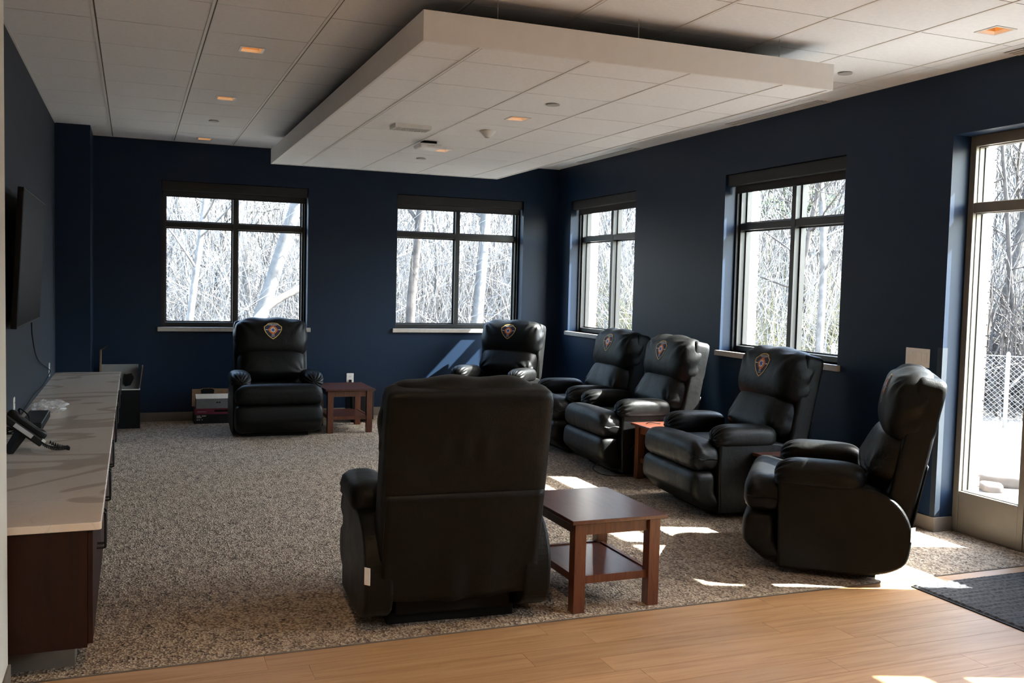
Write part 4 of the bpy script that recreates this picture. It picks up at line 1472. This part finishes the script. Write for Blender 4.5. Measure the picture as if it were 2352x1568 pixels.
variants = []
for k, (hh, r0, lean, nb) in enumerate([(11, 0.105, (0.05, 0.02), 20), (9, 0.062, (-0.12, 0.05), 22), (12, 0.110, (0.16, 0.0), 20), (7, 0.045, (0.1, -0.1), 22), (10, 0.075, (-0.03, 0.06), 24), (6, 0.04, (0.22, 0.1), 22)]):
    variants.append(tree_meshes(20 + k, hh, r0, lean, nb))
_mcache = {}
def with_mat(me, mat):
    k = (me.name, mat.name)
    if k not in _mcache:
        c = me.copy()
        c.materials.append(mat)
        for p in c.polygons:
            p.use_smooth = True
        _mcache[k] = c
    return _mcache[k]
def tree(x, y, var, bark, rz, sc, label, group='bare trees in the woods outside'):
    t = thing('bare_tree', label, 'tree', (x, y, ground_h(x, y)), rz, group)
    t.scale = (sc, sc, sc)
    for me, nm in zip(variants[var], ('trunk', 'branches')):
        o = bpy.data.objects.new(nm, with_mat(me, M[bark]))
        o.parent = t
        col.objects.link(o)
    return t
# trees that can be picked out
tree(2.25, 13.0, 2, 'bark_pale', 0.0, 1.15, 'thick pale leaning tree in right half of the left back window')
tree(2.75, 14.6, 4, 'bark_grey', 2.2, 1.1, 'grey tree behind the thick leaning tree in the left back window')
tree(1.25, 12.0, 1, 'bark_grey', 3.3, 1.0, 'slender grey tree leaning right in left half of left back window')
tree(1.95, 15.5, 3, 'bark_dark', 1.0, 1.2, 'thin dark tree in the middle of the left back window')
tree(6.30, 12.8, 0, 'bark_pale', 0.6, 1.1, 'straight pale tree in right half of the right back window')
tree(5.05, 12.9, 4, 'bark_dark', 4.0, 1.2, 'dark trunk in left half of the right back window')
tree(7.6, 18.5, 4, 'bark_dark', 1.9, 1.1, 'dark slim tree right of the pale one in right back window')
tree(5.95, 14.2, 3, 'bark_grey', 5.2, 1.1, 'small grey tree at the left edge of right back window')
tree(9.7, 14.6, 5, 'bark_grey', 0.5, 1.5, 'crooked tree seen through the farther right wall window')
tree(11.3, 17.5, 1, 'bark_pale', 2.5, 1.2, 'pale tree seen through the farther right wall window')
tree(10.0, 9.0, 3, 'bark_dark', 0.4, 1.2, 'dark thin tree in left half of nearer right window')
tree(10.35, 8.6, 1, 'bark_grey', 4.2, 1.1, 'curved grey tree in right half of the nearer right window')
tree(13.6, 13.2, 4, 'bark_grey', 1.2, 1.1, 'tall grey tree deep behind the nearer right window')
tree(15.6, 10.2, 0, 'bark_dark', 5.0, 1.0, 'dark leaning tree beyond the fence seen through the glass side light')
tree(18.6, 11.6, 4, 'bark_grey', 3.0, 1.1, 'grey tree far beyond the fence seen through the glass side light')
tree(14.6, 8.3, 5, 'bark_dark', 2.0, 1.3, 'low branching tree just behind the fence at right edge')
rr = random.Random(77)
woods = 'woods behind the windows'
n_t = 0
while n_t < 30:
    if n_t < 16:
        x, y = rr.uniform(-2, 17), rr.uniform(17, 33)
    else:
        x, y = rr.uniform(12.5, 30), rr.uniform(10.5, 26)
    tree(x, y, rr.randint(0, 5), rr.choice(['bark_grey', 'bark_dark', 'bark_pale', 'bark_grey']), rr.uniform(0, 6.28), rr.uniform(0.85, 1.35), 'one of many bare trees deep in the woods outside the windows', woods)
    n_t += 1
# fallen log leaning across the left back window
lg = MB().tube(spline([(1.75, 11.2, -0.3), (2.4, 11.5, 0.95), (3.05, 11.6, 1.42), (3.35, 11.7, 1.55)], 5), [0.055] * 11 + [0.05] * 5, 9).build('broken_limb', M['bark_grey'], smooth=True)
tag(lg, 'thick broken limb slanting upward outside the left back window', 'log')

# pine with green needles
t = thing('pine_tree', 'green needled pine in upper right of the nearer right window', 'tree', (12.9, 12.2, ground_h(12.9, 12.2)))
rng = random.Random(5)
pts, rad = limb(rng, (0, 0, -0.3), (0, 0, 1), 9.0, 0.13, 10, 0.03, 0.02)
MB().tube(pts, rad, 8).build('trunk', M['bark_dark'], t, smooth=True)
br, nd = MB(), MB()
for k in range(34):
    f = rng.uniform(0.28, 0.97)
    i = min(int(f * 10), 9)
    p = pts[i].lerp(pts[i + 1], f * 10 - i)
    a = rng.uniform(0, 6.28)
    L = 2.3 * (1.15 - f)
    bp, brd = limb(rng, p, (math.cos(a), math.sin(a), 0.15), L, 0.03, 5, 0.12, 0.03)
    br.tube(bp, brd, 4, False)
    for j in range(2, 6):
        for q in range(8):
            c = bp[j] + Vector((rng.uniform(-.25, .25), rng.uniform(-.25, .25), rng.uniform(-.12, .2)))
            for w in range(7):
                d = Vector((rng.uniform(-1, 1), rng.uniform(-1, 1), rng.uniform(-0.3, 1))).normalized() * rng.uniform(0.09, 0.17)
                s = d.orthogonal().normalized() * 0.006
                nd.add([c - s, c + s, c + d], [(0, 1, 2)])
br.build('branches', M['bark_dark'], t)
n_o = nd.build('needles', M['needle'], t)
n_o['kind'] = 'stuff'

# undergrowth: uncountable bare stems
def thicket(name, label, region, n, seed, hmin, hmax, mat, bend=0.5, thick=(0.004, 0.012)):
    rg = np.random.default_rng(seed)
    x = rg.uniform(region[0], region[1], n)
    y = rg.uniform(region[2], region[3], n)
    z = np.array([ground_h(a, b) for a, b in zip(x, y)])
    h = rg.uniform(hmin, hmax, n)
    az = rg.uniform(0, 2 * math.pi, n)
    tilt = np.abs(rg.normal(0, bend, n))
    dirv = np.stack([np.cos(az) * np.sin(tilt), np.sin(az) * np.sin(tilt), np.cos(tilt)], 1)
    lift = rg.uniform(0, 0.6, n) * h
    base = np.stack([x, y, z + lift - 0.05], 1)
    segs = 4
    V = np.zeros((n, segs + 1, 3, 3))
    side1 = np.stack([-np.sin(az), np.cos(az), np.zeros(n)], 1)
    side2 = np.cross(dirv, side1)
    r0 = rg.uniform(thick[0], thick[1], n)
    wob = rg.normal(0, 0.10, (n, 3)) * h[:, None]
    wob2 = rg.normal(0, 0.05, (n, 3)) * h[:, None]
    for s in range(segs + 1):
        u = s / segs
        c = base + dirv * (h * u)[:, None] + wob * (u * u) + wob2 * math.sin(u * 6.0)
        r = r0 * (1 - 0.75 * u)
        for k in range(3):
            a = 2 * math.pi * k / 3
            V[:, s, k] = c + (side1 * math.cos(a) + side2 * math.sin(a)) * r[:, None]
    vs = V.reshape(-1, 3)
    fcs = []
    basei = (np.arange(n) * (segs + 1) * 3)[:, None]
    pat = []
    for s in range(segs):
        for k in range(3):
            pat.append((s * 3 + k, s * 3 + (k + 1) % 3, (s + 1) * 3 + (k + 1) % 3, (s + 1) * 3 + k))
    F = (basei[:, :, None] + np.array(pat)[None]).reshape(-1, 4)
    me = bpy.data.meshes.new(name)
    me.from_pydata(vs.tolist(), [], F.tolist())
    me.materials.append(mat)
    o = bpy.data.objects.new(name, me)
    col.objects.link(o)
    o['kind'] = 'stuff'
    tag(o, label, 'undergrowth')
    return o
thicket('back_undergrowth', 'tangle of pale bare twigs outside the two back wall windows', (-1, 10, 13.2, 20), 6000, 1, 0.8, 4.5, M['twig'], 0.75)
thicket('back_saplings', 'thin upright saplings among the woods behind the back windows', (-1, 17, 14, 30), 1500, 2, 3, 9, M['bark_grey'], 0.22, (0.008, 0.03))
thicket('side_undergrowth', 'tangle of bare twigs outside the right wall windows', (8.2, 22, 9.5, 22), 6000, 3, 0.7, 4.0, M['twig'], 0.75)
thicket('side_saplings', 'thin saplings in the woods beyond the chain link fence', (12.5, 32, 10, 28), 1300, 4, 3, 8, M['bark_dark'], 0.25, (0.008, 0.03))
thicket('budding_brush', 'yellow green budding brush low outside the right windows', (8.2, 18, 9.8, 18), 3500, 5, 0.3, 2.2, M['bud'], 0.8, (0.004, 0.010))
thicket('fallen_brush', 'heap of fallen grey branches behind the chain link fence', (12.9, 18, 7.0, 10), 1500, 6, 0.6, 2.2, M['bark_dark'], 1.35, (0.008, 0.03))

# chain link fence
fence = thing('chain_link_fence', 'grey chain link fence across the yard outside the glass side light', 'fence', (12.209, 6.788, GZ))
FD_ = Vector((0.62, -0.78, 0)).normalized()
fh = 1.05
for k in range(-1, 5):
    p = FD_ * (2.4 * k)
    MB().lathe([(0.03, -0.2), (0.03, fh), (0.012, fh + 0.03)], (p.x, p.y, 0), 10).build('post', M['galv'], fence, smooth=True)
a, b = FD_ * -2.4, FD_ * 9.6
MB().tube([(a.x, a.y, fh - 0.03), (b.x, b.y, fh - 0.03)], 0.006, 6).build('top_wire', M['galv'], fence)
mb = MB()
L = 12.0
step = 0.075
n = int((L + fh) / step)
for s in (-1, 1):
    for k in range(n):
        u0 = k * step - (fh if s > 0 else 0)
        pts = []
        for (u, z) in ((u0, 0.03), (u0 + fh, fh - 0.03)) if s > 0 else ((u0, 0.03), (u0 - fh, fh - 0.03)):
            pts.append((u, z))
        (ua, za), (ub, zb) = pts
        if max(ua, ub) < 0 or min(ua, ub) > L:
            continue
        def clip(u, z, u2, z2):
            for lim in (0, L):
                if (u < 0 and lim == 0) or (u > L and lim == L):
                    f = (lim - u) / (u2 - u)
                    return lim, z + f * (z2 - z)
            return u, z
        A = clip(ua, za, ub, zb)
        B = clip(ub, zb, ua, za)
        pa = FD_ * (A[0] - 2.4)
        pb = FD_ * (B[0] - 2.4)
        mb.tube([(pa.x, pa.y, A[1]), (pb.x, pb.y, B[1])], 0.0024, 3, False)
wm = mb.build('wire_mesh', M['galv'], fence)
wm['kind'] = 'stuff'
# stone slabs on the gravel outside the side light
def rock(x, y, hx, hy, hz, rz, label, seed):
    p, fs = blob((hx, hy, hz), (4, 4, 4), 8)
    q = [(a * (1 + 0.15 * noise.noise(Vector((a * 6 + seed, b * 6, c * 6)))), b * (1 + 0.2 * noise.noise(Vector((b * 7, a * 7 + seed, 0)))), c * (1 + 0.3 * noise.noise(Vector((a * 8, b * 8, seed))))) for a, b, c in p]
    o = np_mesh('stone_slab', q, fs, M['slab'], None)
    o.location = (x, y, GZ + hz * 0.8)
    o.rotation_euler = (0, 0, rz)
    tag(o, label, 'stone')
rock(8.85, 3.60, 0.50, 0.20, 0.08, -0.5, 'flat stone slab on gravel just outside the glass side light', 1.0)
rock(8.28, 3.52, 0.12, 0.09, 0.05, 1.0, 'small stone beside the flat slab outside the glass side light', 2.0)
struct(MB().box(XW + 0.38, XW + 2.4, -1.2, 2.3, GZ, GZ + 0.06).build('floor_stoop', M['stoop']))
